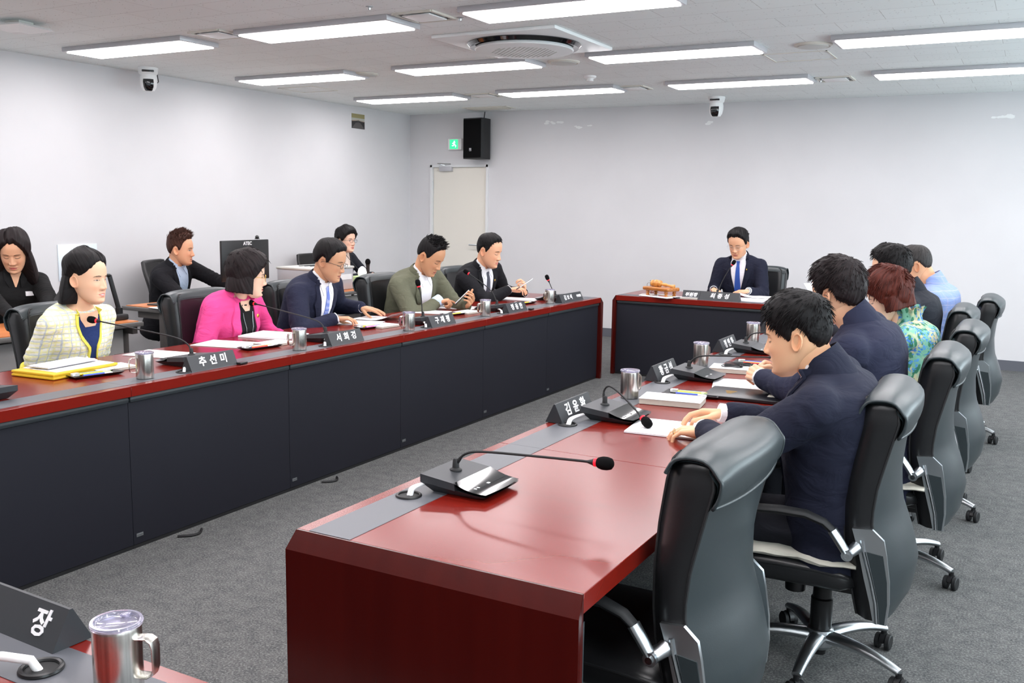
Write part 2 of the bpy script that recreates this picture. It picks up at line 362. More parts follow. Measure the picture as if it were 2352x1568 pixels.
# ---- ceiling lights
L0, L1 = -6.651, -5.417
rows = [(5.240, 'near'), (7.047, 'middle'), (8.813, 'far')]
cols = ['leftmost', 'second from the left', 'third from the left', 'rightmost']
lt = thing('ceiling_light', 'x', 'ceiling light', (0, 0, 0), 0, 'panel lights on the ceiling')
q = MB(); q.box((0, 0, -.017), (1.285, .365, .034), bev=.004); q.build('housing', 'lamp_frame', lt)
MB().box((0, 0, -.036), (1.234, .31, .010)).build('diffuser', 'diffuser', lt, smooth=False)
first = True
def lightat(k, yf, lab):
    global first
    loc = (L0 + .617 + 1.7925 * k, yf - .155, ZC)
    if first: lt.location = loc; lt['label'] = lab; first = False
    else: copy_tree(lt, loc, None, lab)
names = {(0, 0): 'long panel light nearest the white device at the left ceiling edge', (1, 0): 'panel light above and left of the round air outlet, in the near row', (2, 0): 'largest panel light, cut by the top of the photo above the round air outlet',
         (0, 1): 'panel light in the middle row nearest the left wall', (1, 1): 'middle-row panel light just below and left of the round air outlet', (2, 1): 'middle-row panel light just right of the round air outlet', (3, 1): 'middle-row panel light cut by the right edge of the photo',
         (0, 2): 'far-row panel light nearest the left wall corner', (1, 2): 'far-row panel light second from the left, above the wall speaker', (2, 2): 'far-row panel light just in front of the white camera on the back wall side', (3, 2): 'far-row panel light cut by the right edge of the photo'}
for r, (yf, rn) in enumerate(rows):
    for k in range(4):
        lightat(k, yf, names.get((k, r), 'near-row panel light just beyond the upper right corner of the photo'))
    lightat(4, yf, 'panel light in the %s row over the window side' % rn)
for yf in (3.44, 1.65, -.14):
    for k in range(5): lightat(k, yf, 'panel light in the rows behind and above the photographer')

# ---- ceiling fittings
ac = thing('air_conditioner', 'square white ceiling air conditioner with a round dark air outlet', 'air conditioner', (-3.28, 6.1, ZC))
MB().box((0, 0, -.012), (.95, .95, .024), bev=.006).build('panel', 'white_enamel', ac)
MB().lathe([(.40, -.020), (.405, -.03), (.385, -.05), (.30, -.03), (.30, -.02)], 64).build('outlet_ring', 'gloss_black', ac)
q = MB().lathe([(.28, -.022), (.345, -.048), (.352, -.062), (.345, -.069), (.30, -.074), (.001, -.080)], 64)
q.build('round_cover', 'white_enamel', ac)
g = MB()
for i in range(-11, 12):
    for j in range(-11, 12):
        if i * i + j * j < 118 and (i + j) % 2 == 0: g.box((i * .021, j * .021, -.0795 + .00002 * (i * i + j * j)), (.016, .006, .002))
g.build('intake_slots', 'vent_grey', ac, smooth=False)
MB().box((.0 - .12, -.16, -.077), (.05, .006, .004)).build('logo', 'vent_grey', ac, smooth=False)
def round_vent(x, y, r, lab):
    t = thing('round_diffuser', lab, 'ceiling vent', (x, y, ZC), 0, 'round ceiling fittings')
    MB().lathe([(r, 0), (r, -.008), (r * .9, -.016), (r * .86, -.012)], 40).build('ring', 'cream_plastic', t)
    MB().lathe([(r * .8, -.004), (r * .8, -.018), (r * .6, -.022), (.001, -.022)], 40).build('disc', 'vent_grey', t)
round_vent(-3.43, 7.05, .13, 'round cream ceiling disc below the air conditioner'); round_vent(-5.38, 7.0, .12, 'round cream ceiling disc beside the left middle-row light'); round_vent(-1.475, 7.03, .13, 'round cream ceiling disc right of the centre, left of the long right-hand light')
def sq_vent(x, y, s, lab):
    t = thing('ceiling_vent', lab, 'ceiling vent', (x, y, ZC), 0, 'square ceiling vents')
    f = MB()
    for k in (-1, 1): f.box((0, k * s / 2, -.005), (s, .02, .012)); f.box((k * s / 2, 0, -.005), (.02, s, .012))
    f.build('frame', 'cream_plastic', t, smooth=False)
    MB().box((0, 0, -.012), (s * .72, s * .72, .008), bev=.002).build('cover_plate', 'white_plastic', t)
    b = MB()
    for k in (-1, 1): b.box((k * s * .43, 0, -.0015), (s * .1, s * .8, .003)); b.box((0, k * s * .43, -.0015), (s * .8, s * .1, .003))
    b.build('slot', 'rail_dark', t, smooth=False)
for x, y, lab in ((-5.1, 4.98, 'square white ceiling vent at the right end of the near left light'), (-3.42, 5.05, 'square white ceiling vent between the two nearest lights'), (-3.52, 8.79, 'square ceiling vent at the right end of the far light above the speaker'),
                  (-5.2, 8.79, 'square ceiling vent nearest the corner by the door'), (-1.65, 8.86, 'square ceiling vent left of the far right light')): sq_vent(x, y, .28, lab)
def access(x0, x1, y0, y1, lab):
    t = MB()
    for a, b, c, d2 in ((x0, x1, y0, y0), (x0, x1, y1, y1), (x0, x0, y0, y1), (x1, x1, y0, y1)):
        t.box(((a + b) / 2, (c + d2) / 2, ZC - .002), (abs(b - a) + .012, abs(d2 - c) + .012, .004))
    tag(t.build('access_hatch', 'cream_plastic', smooth=False), lab, 'ceiling hatch', 'outlined hatches in the ceiling')
access(-1.9, -1.44, 7.32, 7.72, 'thin outline of a ceiling hatch beside the right middle-row light'); access(-6.88, -6.43, 7.52, 7.9, 'thin outline of a ceiling hatch near the left wall')
t = thing('slot_diffuser', 'brownish rectangular ceiling grille above the wall speaker', 'ceiling vent', (-5.8, 9.93, ZC))
MB().box((0, 0, -.004), (.6, .24, .008)).build('frame', 'cream_plastic', t, smooth=False)
g = MB()
for k in range(6): g.box((0, -.085 + k * .034, -.012), (.5, .012, .01))
g.build('slat', 'cream_plastic', t, smooth=False)
t = thing('smoke_detector', 'small white round smoke detector on the ceiling', 'smoke detector', (-3.58, 7.9, ZC))
MB().lathe([(.055, 0), (.055, -.012), (.05, -.018), (.035, -.022), (.035, -.028)], 28).build('base', 'white_plastic', t)
MB().lathe([(.03, -.028), (.032, -.045), (.022, -.05), (.001, -.051)], 28).build('sensor', 'white_plastic', t)
for x, y, lab in ((-3.244, 5.185, 'tiny ceiling sprinkler beside the second near light'), (-3.566, 4.685, 'tiny white ceiling button near the top edge'), (-1.785, 8.894, 'tiny ceiling sprinkler left of the right far vent'), (-6.06, 9.04, 'tiny ceiling sprinkler near the far left light'), (-3.15, 8.85, 'tiny ceiling sprinkler left of the far third light')):
    t = MB().lathe([(.022, 0), (.022, -.004), (.01, -.008), (.008, -.02), (.013, -.022), (.001, -.024)], 14)
    tag(t.build('sprinkler', 'satin', None, (x, y, ZC)), lab, 'sprinkler', 'ceiling sprinklers')
t = thing('wireless_access_point', 'white faceted device on the ceiling at the left edge', 'wireless router', (-6.0, 4.1, ZC), R(10))
MB().loft([[Vector((sx * .13, sy * .13, -.03)) for sx, sy in ((1, 1), (-1, 1), (-1, -1), (1, -1))], [Vector((sx * .15, sy * .15, -.045)) for sx, sy in ((1, 1), (-1, 1), (-1, -1), (1, -1))], [Vector((sx * .04, sy * .04, -.075)) for sx, sy in ((1, 1), (-1, 1), (-1, -1), (1, -1))]]).build('shell', 'white_plastic', t, smooth=False)
MB().box((0, 0, -.015), (.12, .12, .03)).build('bracket', 'vent_grey', t)
def ptz(x, y, rz, lab):
    t = thing('ceiling_camera', lab, 'camera', (x, y, ZC), rz, 'white dome cameras hung from the ceiling')
    MB().lathe([(.085, 0), (.087, -.01), (.08, -.05), (.07, -.062), (.001, -.062)], 36).build('mount', 'white_plastic', t)
    MB().box((.07, 0, -.035), (.03, .1, .018), bev=.004).build('indicator_bar', 'gloss_black', t)
    MB().lathe([(.066, -.06), (.072, -.09), (.072, -.13), (.064, -.17), (.045, -.20), (.001, -.205)], 36).build('head', 'white_plastic', t)
    e = MB(); 
    rings = []
    for z, r in ((-.075, .060), (-.085, .068), (-.13, .0745), (-.17, .068), (-.195, .052), (-.203, .04)):
        rings.append([Vector((r * 1.02 * math.cos(a), r * 1.02 * math.sin(a), z)) for a in [R(-36 + 72 * k / 8) for k in range(9)]] + [Vector((.02, .02, z)), Vector((.02, -.02, z))])
    e.loft(rings); ob = e.build('lens_window', 'gloss_black', t)
    MB().lathe([(.022, 0), (.022, .006), (.016, .008), (.014, .004), (.001, .004)], 20, 0, Matrix.Translation((.07, 0, -.14)) @ Matrix.Rotation(R(90), 4, 'Y')).build('lens', 'rail_dark', ob)
    return t
t = ptz(-6.95, 5.95, R(-42), 'white dome camera hanging near the left wall'); MB().tube([(-.07, .05, -.03), (-.14, .07, -.02), (-.15, .08, -.1), (-.08, .06, -.13), (-.05, .05, -.11)], .004, 6).build('cable', 'black_cable', t)
ptz(-3.01, 9.83, R(-88), 'white dome camera hanging above the back wall')
# ---- on the walls
t = thing('loudspeaker', 'black loudspeaker mounted high on the back wall beside the door', 'speaker', (-6.13, YB - .13, 2.34), R(-8))
q = MB(); q.prism([(-.14, -.13), (.14, -.13), (.15, -.09), (.11, .09), (-.11, .09), (-.15, -.09)], -.245, .245); q.build('cabinet', 'matt_black', t, smooth=False)
MB().box((0, -.135, 0), (.27, .012, .46), bev=.005).build('grille', 'foam', t)
b = MB().box((-.02, -.143, -.135), (.032, .004, .036)); b.build('badge', 'lamp_frame', t, smooth=False)
b = MB(); text_mesh('JBL', .016, 0, b, Matrix.Translation((-.02, -.146, -.143)) @ Matrix.Rotation(R(90), 4, 'X'), .0004); b.build('badge_lettering', 'matt_black', t, smooth=False)
MB().box((0, .1, 0), (.06, .06, .3)).build('bracket', 'matt_black', t)
MB().tube([(.03, .06, .24), (.02, .09, .34)], .006, 6).build('cable', 'black_cable', t)
t = thing('exit_sign', 'small white exit box with a glowing green panel above the door', 'exit sign', (-6.535, YB, 2.29))
MB().box((0, -.025, 0), (.205, .05, .14), bev=.008).build('case', 'white_plastic', t)
MB().box((-.01, -.052, 0), (.12, .006, .115), bev=.002).build('lit_panel', 'exit_green', t)
# running figure pictogram on the lit panel
b = MB()
for a, c, r in (((-.018, .012), (-.005, .0), .006), ((-.012, .016), (.006, -.008), .008), ((.006, -.008), (.022, -.018), .006), ((.022, -.018), (.018, -.036), .005), ((-.0, -.004), (-.018, -.02), .006), ((-.018, -.02), (-.032, -.018), .005), ((-.012, .018), (.012, .02), .004), ((-.014, .02), (-.028, .006), .004)):
    b.capsule((a[0], -.056, a[1]), (c[0], -.056, c[1]), r, r, 8)
b.ball((.0, -.056, .034), .009, 10); b.build('running_figure', 'exit_white', t)
t = thing('wall_photo', 'small photo print of a seated group high on the left wall near the corner', 'photo', (XL + .003, 9.29, 2.505))
MB().box((0, 0, 0), (.003, .25, .175)).build('sheet', 'paper', t, smooth=False)
mat('ph_ceiling', (150, 142, 100), .5); mat('ph_wall', (176, 178, 170), .5); mat('ph_dark', (46, 44, 46), .5); mat('ph_floor', (88, 84, 84), .5); mat('ph_skin', (196, 150, 120), .5)
b = MB(); b.box((.002, 0, .062), (.001, .25, .05), 0); b.box((.002, 0, .02), (.001, .25, .034), 1); b.box((.002, 0, -.042), (.001, .25, .09), 3); 
b.prism([(-.125, -.087), (-.05, -.02), (-.125, -.01)], .002, .003, 2, Matrix(((0, 0, 1, 0), (1, 0, 0, 0), (0, 1, 0, 0), (0, 0, 0, 1)))); b.prism([(.125, -.087), (.05, -.02), (.125, .0)], .002, .003, 2, Matrix(((0, 0, 1, 0), (1, 0, 0, 0), (0, 1, 0, 0), (0, 0, 0, 1))))
for k in range(9):
    yy = -.105 + k * .026; zz = .012 - abs(k - 4) * .004
    b.box((.003, yy, zz - .012), (.0012, .018, .024), 2); b.box((.0033, yy, zz + .006), (.0012, .008, .01), 4)
b.build('picture', ['ph_ceiling', 'ph_wall', 'ph_dark', 'ph_floor', 'ph_skin'], t, smooth=False)
tag(MB().box((XL + .006, 5.38, .985), (.008, .385, .31), bev=.002).build('notice_board', 'sheet_blue'), 'pale blue blank sheet fixed low on the left wall', 'notice board')
for (x, z, wd, hh, lab) in ((-5.0, 2.52, .1, .03, 'left'), (-4.55, 2.46, .17, .04, 'right')):
    pass
# peeled paint patches on the back wall (worn paint, flat on the wall)
mat('patch', (236, 237, 237), .8)
rnd = random.Random(3)
def patch(u, v, w_, h_, n, lab):
    c = ony(u, v, YB - .0015); b = MB()
    for k in range(n):
        cx = (rnd.random() - .5) * w_; cz = (rnd.random() - .5) * h_; r = .012 + rnd.random() * .02
        b.prism([(cx + r * (1 + .6 * rnd.random()) * math.cos(a), cz + .6 * r * (.6 + .6 * rnd.random()) * math.sin(a)) for a in [2 * math.pi * i / 9 for i in range(9)]], 0, .0006 + .0004 * k, 0, Matrix.Rotation(R(90), 4, 'X'))
    tag(b.build('paint_patch', 'patch', None, c, smooth=False), lab, 'paint mark', 'worn paint marks on the back wall')
patch(1283, 280, .34, .03, 7, 'row of worn paint spots on the back wall right of the speaker'); patch(1340, 291, .2, .03, 6, 'pale worn paint patch on the back wall, the larger one right of the speaker')
patch(1628, 284, .05, .04, 3, 'pale paint patch on the back wall under the dome camera'); patch(2305, 268, .25, .03, 6, 'worn paint streak high on the back wall at the right')

# ================================================================== TABLES
H = .73
RX0, RX3 = -1.5217, -.7535; LXF, LXB = -3.3353, -4.1035
def desk_unit(label, loc, rz, lng=1.0, end=0, badge=True, group='joined meeting desks', gy=.355, by=.03):
    """local: aisle front edge at x=0, seat side at x=.768, runs along +y for lng"""
    t = thing('meeting_desk', label, 'desk', loc, rz, group); D = .768; g = .0012
    MB().box((D / 2, lng / 2, H - .0225), (D, lng - g, .045), bev=.0012, seg=1).build('worktop', 'wood_long', t)
    MB().box((.099, lng / 2, H + .0004), (.124, lng - g, .0016)).build('inlay_strip', 'strip', t, smooth=False)
    q = MB(); q.box((.035, lng / 2, H - .06), (.05, lng - g, .03), bev=.012); q.build('rail', 'rail_dark', t)
    q = MB(); q.box((.034, lng / 2, (H - .06) / 2 + .006), (.018, lng - 2 * g, H - .085)); q.build('front_panel', 'panel_dark', t, smooth=False)
    MB().box((.034, lng / 2, .008), (.012, lng - g, .016)).build('kickboard', 'matt_black', t, smooth=False)
    MB().box((D - .05, lng / 2, H - .06), (.03, lng - g, .03)).build('under_rail', 'rail_dark', t, smooth=False)
    if badge:
        b = MB().box((.0235, by, .058), (.003, .036, .016), bev=.001); b.box((.0218, by, .058), (.0012, .03, .0015), 1); b.build('maker_badge', ['satin', 'rail_dark'], t)
    gm = MB().tube([(.082 + .032 * math.cos(a), gy + .032 * math.sin(a), H + .003) for a in [2 * math.pi * k / 24 for k in range(24)]], .0045, 8, endless=True)
    if badge: gm.build('cable_grommet', 'black_plastic', t); MB().lathe([(.029, H + .0014), (.029, H + .0022)], 24, 0, Matrix.Translation((.082, gy, 0))).build('cable_hole', 'matt_black', t)
    for s in ([-1, 1] if end == 2 else [end] if end else []):
        y0 = 0 if s < 0 else lng
        q = MB()
        prof2 = [(0, H), (.006, H), (.030, H - .045), (.030, 0.002), (0, 0.002)]
        ringb = lambda x, ins: [Vector((x + (ins if z > H - .02 else 0), y0 + s * a, z)) for a, z in prof2]
        q.loft([ringb(-.012, .014), ringb(D + .004, -.004)]); q.build('end_panel', 'wood_upright_shaded', t, smooth=False)
        MB().box((D - .012, y0 - s * .006, H / 2 - .03), (.02, .012, H - .07)).build('end_lining', 'leather_rear_sheen', t, smooth=False)
    return t
Ls = ['at the near left end with an unused microphone', 'in front of the woman in the yellow jacket', 'in front of the woman in the pink jacket', 'in front of the man in navy with glasses', 'in front of the man in the olive jacket', 'of the young man in black']
for k in range(6):
    desk_unit('cherry desk with dark front ' + Ls[k], (LXF, 1.7 + k * 1.003 + 1.003, 0), R(180), 1.003, -1 if k == 5 else 0, gy=.64, by=.97)
desk_unit('cherry desk with dark front outside the left edge of the photo', (LXF, 1.7, 0), R(180), 1.0)
Rs = ['at the near right end, empty seat with a microphone', 'in front of the young man nearest the camera', 'in front of the man in navy with clasped hands', 'in front of the woman in the floral blouse', 'of the right-hand man in the dark suit', 'in front of the man in the pale blue jacket']
for k in range(6):
    desk_unit('cherry desk with grey strip ' + Rs[k], (RX0, 1.7 + k * 1.004, 0), 0, 1.004, -1 if k == 0 else (1 if k == 5 else 0))
# the head desk (front faces -y) and the near desk (front faces +y)
desk_unit('cherry desk with dark front at the head of the room, gavel on it', (-1.52, 8.03, 0), R(90), 1.8, 2, False, 'desks across the two ends of the aisle')
desk_unit('near desk across the aisle at the lower left corner, mug on it', (-3.25, 1.05, 0), R(-90), 2.3, 1, False, 'desks across the two ends of the aisle')
# ================================================================== CHAIRS
def tb(z, zs, vs): return float(np.interp(z, zs, vs))
ZS = [.28, .33, .42, .5, .6, .7, .8, .9, .95, .985]
UF = [.148, .138, .120, .102, .092, .092, .100, .114, .124, .150]
US = [.215, .213, .20, .185, .165, .175, .198, .222, .215, .19]
UM = [.245, .272, .285, .265, .225, .215, .222, .245, .24, .205]
HW = [.232, .244, .248, .25, .25, .25, .25, .25, .243, .205]
def back_ring(z, gro=0.0):
    uf, us, um, w = (tb(z, ZS, A) for A in (UF, US, UM, HW)); w += gro
    pts = []
    for k in range(11):                       # front face, left to right, slightly dished
        a = -1 + 2 * k / 10; pts.append((uf - gro - .012 * (1 - a * a) * -1 - .012, a * (w - .03)))
    for k in range(1, 4): pts.append((uf - gro + (us - uf) * (k / 4) ** 1.0, w - .006 + .008 * math.sin(math.pi * k / 4)))
    for k in range(17):
        a = 1 - 2 * k / 16; pts.append((us + gro + (um - us) * (1 - abs(a) ** 2.2), a * (w - .004)))
    for k in range(3, 0, -1): pts.append((uf - gro + (us - uf) * (k / 4) ** 1.0, -(w - .006 + .008 * math.sin(math.pi * k / 4))))
    return [Vector((-u, y, z)) for u, y in pts]
def make_chair(label, group):
    t = thing('office_chair', label, 'chair', (0, 0, 0), 0, group)
    zs = [.281 + (.966 - .281) * (1 - math.cos(math.pi * k / 30)) / 2 for k in range(31)]
    rings = [back_ring(z) for z in zs]; n = len(rings[0])
    full = MB().loft(rings, 0)
    # split into pad (front and sides) and rear shell
    pad = MB(); rear = MB(); pad.v = full.v[:]; rear.v = full.v[:]
    for f in full.f:
        if len(f) > 4: pad.f.append(f); continue
        j = min(i % n for i in f); js = sorted(i % n for i in f)
        (rear if (js[0] >= 14 and js[-1] <= 30) else pad).f.append(f)
    pad.m = [0] * len(pad.f); rear.m = [0] * len(rear.f)
    def clean(mb):
        used = sorted({i for f in mb.f for i in f}); mp = {o: k for k, o in enumerate(used)}
        mb.v = [mb.v[i] for i in used]; mb.f = [tuple(mp[i] for i in f) for f in mb.f]; return mb
    clean(pad).build('backrest', 'leather', t, ang=60); clean(rear).build('back_shell', 'leather_rear_sheen', t, ang=60)
    pp = MB()
    for idx in (10, 0, 14, 30): pp.tube([rings[i][idx] + Vector((.001, 0, 0)) for i in range(1, 30)], .0042, 6)
    pp.tube([rings[29][i] for i in range(0, 11)], .0042, 6)
    zz = .655; rr_ = back_ring(zz); pp.tube([rr_[i] + Vector((.0015, 0, 0)) for i in range(1, 10)], .0026, 6)
    pp.build('piping', 'matt_black', t)
    # head flap folded over the top and down the rear
    def cr(pts, t_):
        n_ = len(pts) - 1; i_ = min(int(t_ * n_), n_ - 1); u = t_ * n_ - i_; a, b, c, d = pts[max(i_ - 1, 0)], pts[i_], pts[i_ + 1], pts[min(i_ + 2, n_)]
        return .5 * ((2 * b) + (c - a) * u + (2 * a - 5 * b + 4 * c - d) * u * u + (-a + 3 * b - 3 * c + d) * u ** 3)
    cols_ = []
    for k in range(17):
        y = -1 + 2 * k / 16; dip = .022 * abs(y) ** 5; w = .252 - .004 * abs(y) ** 8 * 0
        rr = lambda z: tb(z, ZS, US) + (tb(z, ZS, UM) - tb(z, ZS, US)) * (1 - abs(y) ** 2.2)
        low = .858 - .006 * (1 - y * y)
        pts = [(tb(.94, ZS, UF) - .014 - .010 * (1 - y * y) * -1 * 0, .945 - dip), (.128, .978 - dip), (.165, .988 - dip), (.205, .982 - dip), (rr(.94) + .016, .952 - dip), (rr(.91) + .020, .915), (rr(.88) + .018, .882), (rr(low) + .011, low)]
        pts = [Vector((-u, y * w, z)) for u, z in pts]; cols_.append([cr(pts, q / 20) for q in range(21)])
    fl = MB().loft(cols_, 0, cap=False, closed=False); inner = [[p + Vector((.010 if i_ > 9 else -.0, 0, -.008)) for i_, p in enumerate(r)] for r in cols_]
    fl.loft(inner, 0, cap=False, closed=False)
    edge = cols_[0] + [c_[-1] for c_ in cols_[1:-1]] + list(reversed(cols_[-1]))
    fl.tube(edge, .0048, 6); ob = fl.build('head_flap', 'leather_rear_sheen', t, ang=70)
    # chrome side plates with inset
    for s in (-1, 1):
        y0 = s * .249; y1 = s * .262
        A = [(.57, .112), (.5, .135), (.42, .155), (.35, .175), (.285, .19)]; B = [(.285, .228), (.35, .232), (.42, .228), (.5, .215), (.545, .205), (.575, .17)]
        T = Matrix(((-1, 0, 0, 0), (0, 0, 1, 0), (0, 1, 0, 0), (0, 0, 0, 1)))
        q = MB(); q.prism([(u, z) for z, u in A] + [(u, z) for z, u in B], min(y0, y1), max(y0, y1), 0, T); pl = q.build('side_plate', 'satin', t)
        C = [(.505, .158), (.42, .182), (.35, .2), (.287, .208)]; D = [(.287, .222), (.35, .226), (.42, .221), (.5, .205)]
        q = MB(); q.prism([(u, z) for z, u in C] + [(u, z) for z, u in D], min(y1, y1 + s * .003), max(y1, y1 + s * .003), 0, T); q.build('inset', 'leather_rear_sheen', pl)
        MB().tube([(-u, y1 + s * .002, z) for z, u in [(.54, .142), (.5, .15), (.42, .174), (.35, .192), (.287, .2)]], .006, 8).build('bright_rib', 'chrome', pl)
        # arm
        ya = s * .292
        a = MB(); path = [(-.035, ya, .585), (.02, ya, .602), (.10, ya * 1.01, .604), (.19, ya * 1.01, .597), (.25, ya, .578), (.275, ya * .99, .548)]
        a.tube([(-.062, ya, .563)] + path, [.017, .019, .021, .022, .021, .018, .014], 12, flat=.62, upv=(0, 0, 1)); arm = a.build('armrest', 'matt_black', t)
        b = MB(); b.tube([(-.105, ya, .50), (-.085, ya, .53), (-.06, ya, .565)], [.017, .019, .02], 12, flat=.75); b.tube([(-.108, ya - s * .035, .497), (-.108, ya + s * .016, .497)], .017, 16)
        b.tube([(-.128, s * .256, .512), (-.110, ya, .498)], [.020, .015], 10); b.build('arm_bracket', 'satin', arm)
        MB().tube([(-.108, ya + s * .014, .497), (-.108, ya + s * .021, .497)], .009, 12).build('bolt', 'chrome', arm)
    # seat
    s_ = MB(); prof = []
    for k in range(13):
        a = k / 12; x = -.125 + a * .49; top = .425 - .0 * a + .012 * math.sin(math.pi * a) - (.035 * max(0, (a - .75) / .25) ** 2); bot = .345 - .006 * math.sin(math.pi * a) + (.02 * max(0, (a - .8) / .2)); w = .245 - .03 * max(0, (a - .8) / .2) ** 2
        if k in (0, 12): top -= .02; bot += .015; w -= .02
        r = []
        for j in range(28):
            th = 2 * math.pi * j / 28; cy, cz = math.cos(th), math.sin(th)
            r.append(Vector((x, w * math.copysign(abs(cy) ** .35, cy), (top + bot) / 2 + (top - bot) / 2 * math.copysign(abs(cz) ** .5, cz))))
        prof.append(r)
    s_.loft(prof); so = s_.build('seat', 'leather', t, ang=70)
    for sy in (-1, 1): MB().tube([(x, sy * .243, z) for x, z in ((-.11, .402), (0, .410), (.12, .410), (.25, .404), (.33, .385))], .004, 6).build('seat_piping', 'matt_black', so)
    MB().box((.02, 0, .322), (.30, .17, .035), bev=.012).box((-.06, 0, .30), (.12, .1, .05), bev=.012).build('tilt_mechanism', 'black_plastic', t)
    MB().lathe([(.012, 0), (.034, .003), (.036, .05), (.03, .06), (.012, .062)], 12, 0, Matrix.Translation((.09, 0, .24))).build('tension_knob', 'black_plastic', t)
    MB().tube([(.05, -.06, .318), (.04, -.2, .315), (.03, -.25, .318)], [.006, .006, .009], 8).build('height_lever', 'black_plastic', t)
    MB().lathe([(.028, .07), (.034, .1), (.036, .12), (.036, .23), (.031, .235), (.03, .30)], 24).lathe([(.022, .035), (.024, .07)], 18).build('gas_column', 'black_plastic', t)
    b = MB(); b.lathe([(.03, .055), (.045, .07), (.048, .1), (.042, .125), (.034, .13)], 24)
    for k in range(5):
        a = R(72 * k + 14); c, s1 = math.cos(a), math.sin(a)
        pts = []; rad = []
        for q in range(10):
            f_ = q / 9; rr = .03 + .255 * f_; z = .10 + .012 * math.sin(math.pi * f_ * .7) - .034 * f_ ** 2
            pts.append((rr * c, rr * s1, z)); rad.append(.030 - .014 * f_)
        b.tube(pts, rad, 12, flat=.72, upv=(0, 0, 1))
    b.build('star_base', 'satin', t)
    for k in range(5):
        a = R(72 * k + 14); c, s1 = .283 * math.cos(a), .283 * math.sin(a); rnd_ = R([20, 130, 75, 260, 310][k])
        T = Matrix.Translation((c, s1, 0)) @ Matrix.Rotation(rnd_, 4, 'Z')
        q = MB(); q.lathe([(.010, .05), (.010, .075)], 10, 0, T)
        q.add(*_arch(), 0, T); cs = q.build('caster', 'black_plastic', t)
        for sy in (-1, 1):
            w = MB().lathe([(.010, -.009), (.024, -.009), (.0275, -.006), (.0275, .006), (.024, .009), (.010, .009)], 24, 0, T @ Matrix.Translation((0, sy * .017, .0275)) @ Matrix.Rotation(R(90), 4, 'X'))
            w.build('wheel', 'matt_black', cs)
    return t
def _arch():
    q = MB(); pts = [(-.03, .03), (-.028, .045), (-.015, .058), (.004, .06), (.02, .05), (.027, .036)]
    poly = pts + [(.018, .03), (.010, .042), (0, .048), (-.012, .045), (-.02, .03)]
    q.prism(poly, -.008, .008, 0, Matrix(((1, 0, 0, 0), (0, 0, 1, 0), (0, 1, 0, 0), (0, 0, 0, 1)))); return q.v, q.f
ch = make_chair('empty high-backed black leather chair nearest the camera at the right', 'high-backed chairs on the right')
ch.location = (-.79, 2.25, 0); ch.rotation_euler = (0, 0, R(178))
for x, y, a, lab in ((-.53, 3.17, 181, 'high-backed chair with a cream seat pad under the nearest young man in navy'), (-.45, 4.2, 180, 'high-backed chair second from the front behind the man in navy with clasped hands'),
                     (-.42, 5.2, 179, 'high-backed chair behind the woman in the floral blouse'), (-.51, 6.18, 180, 'high-backed chair behind the man in the dark suit on the right'), (-.40, 7.05, 180, 'farthest high-backed chair, against the back wall baseboard')):
    copy_tree(ch, (x, y, 0), R(a), lab)
for x, y, a, lab in ((-4.32, 3.20, 4, 'black leather chair behind the woman in the yellow jacket'), (-4.34, 4.18, 0, 'black leather chair behind the woman in the pink jacket'), (-4.42, 5.12, 0, 'black leather chair behind the man in navy with glasses'),
                     (-4.33, 6.03, 2, 'black leather chair beside the man in the olive jacket'), (-4.36, 7.14, 0, 'black leather chair behind the young man in black at the far left')):
    c = copy_tree(ch, (x, y, 0), R(a), lab); c['group'] = 'black leather chairs on the left'
c = copy_tree(ch, (-2.33, 9.14, 0), R(-90), 'black leather chair behind the man at the head desk'); del c['group']
def seat_pad(x, y, a, lab):
    b = MB(); rings = []
    for k in range(13):
        f = k / 12; xx = -.20 + .42 * f; w = .2 + .01 * math.sin(f * 9); h = .012 + .012 * math.sin(math.pi * f)
        rings.append([Vector((xx, w * math.cos(th) + .004 * math.sin(5 * th + k), .437 + .006 * math.sin(k * 1.7 + th * 3) * .5 + h * math.copysign(abs(math.sin(th)) ** .7, math.sin(th)))) for th in [2 * math.pi * j / 24 for j in range(24)]])
    b.loft(rings); tag(b.build('seat_pad', 'cushion', None, (x, y, 0.003), (0, 0, R(a))), lab, 'cushion', 'cream cloth seat pads')
seat_pad(-.60, 3.12, 181, 'cream cloth pad on the chair of the nearest young man'); seat_pad(-.50, 4.12, 180, 'cream cloth pad on the second occupied chair on the right')

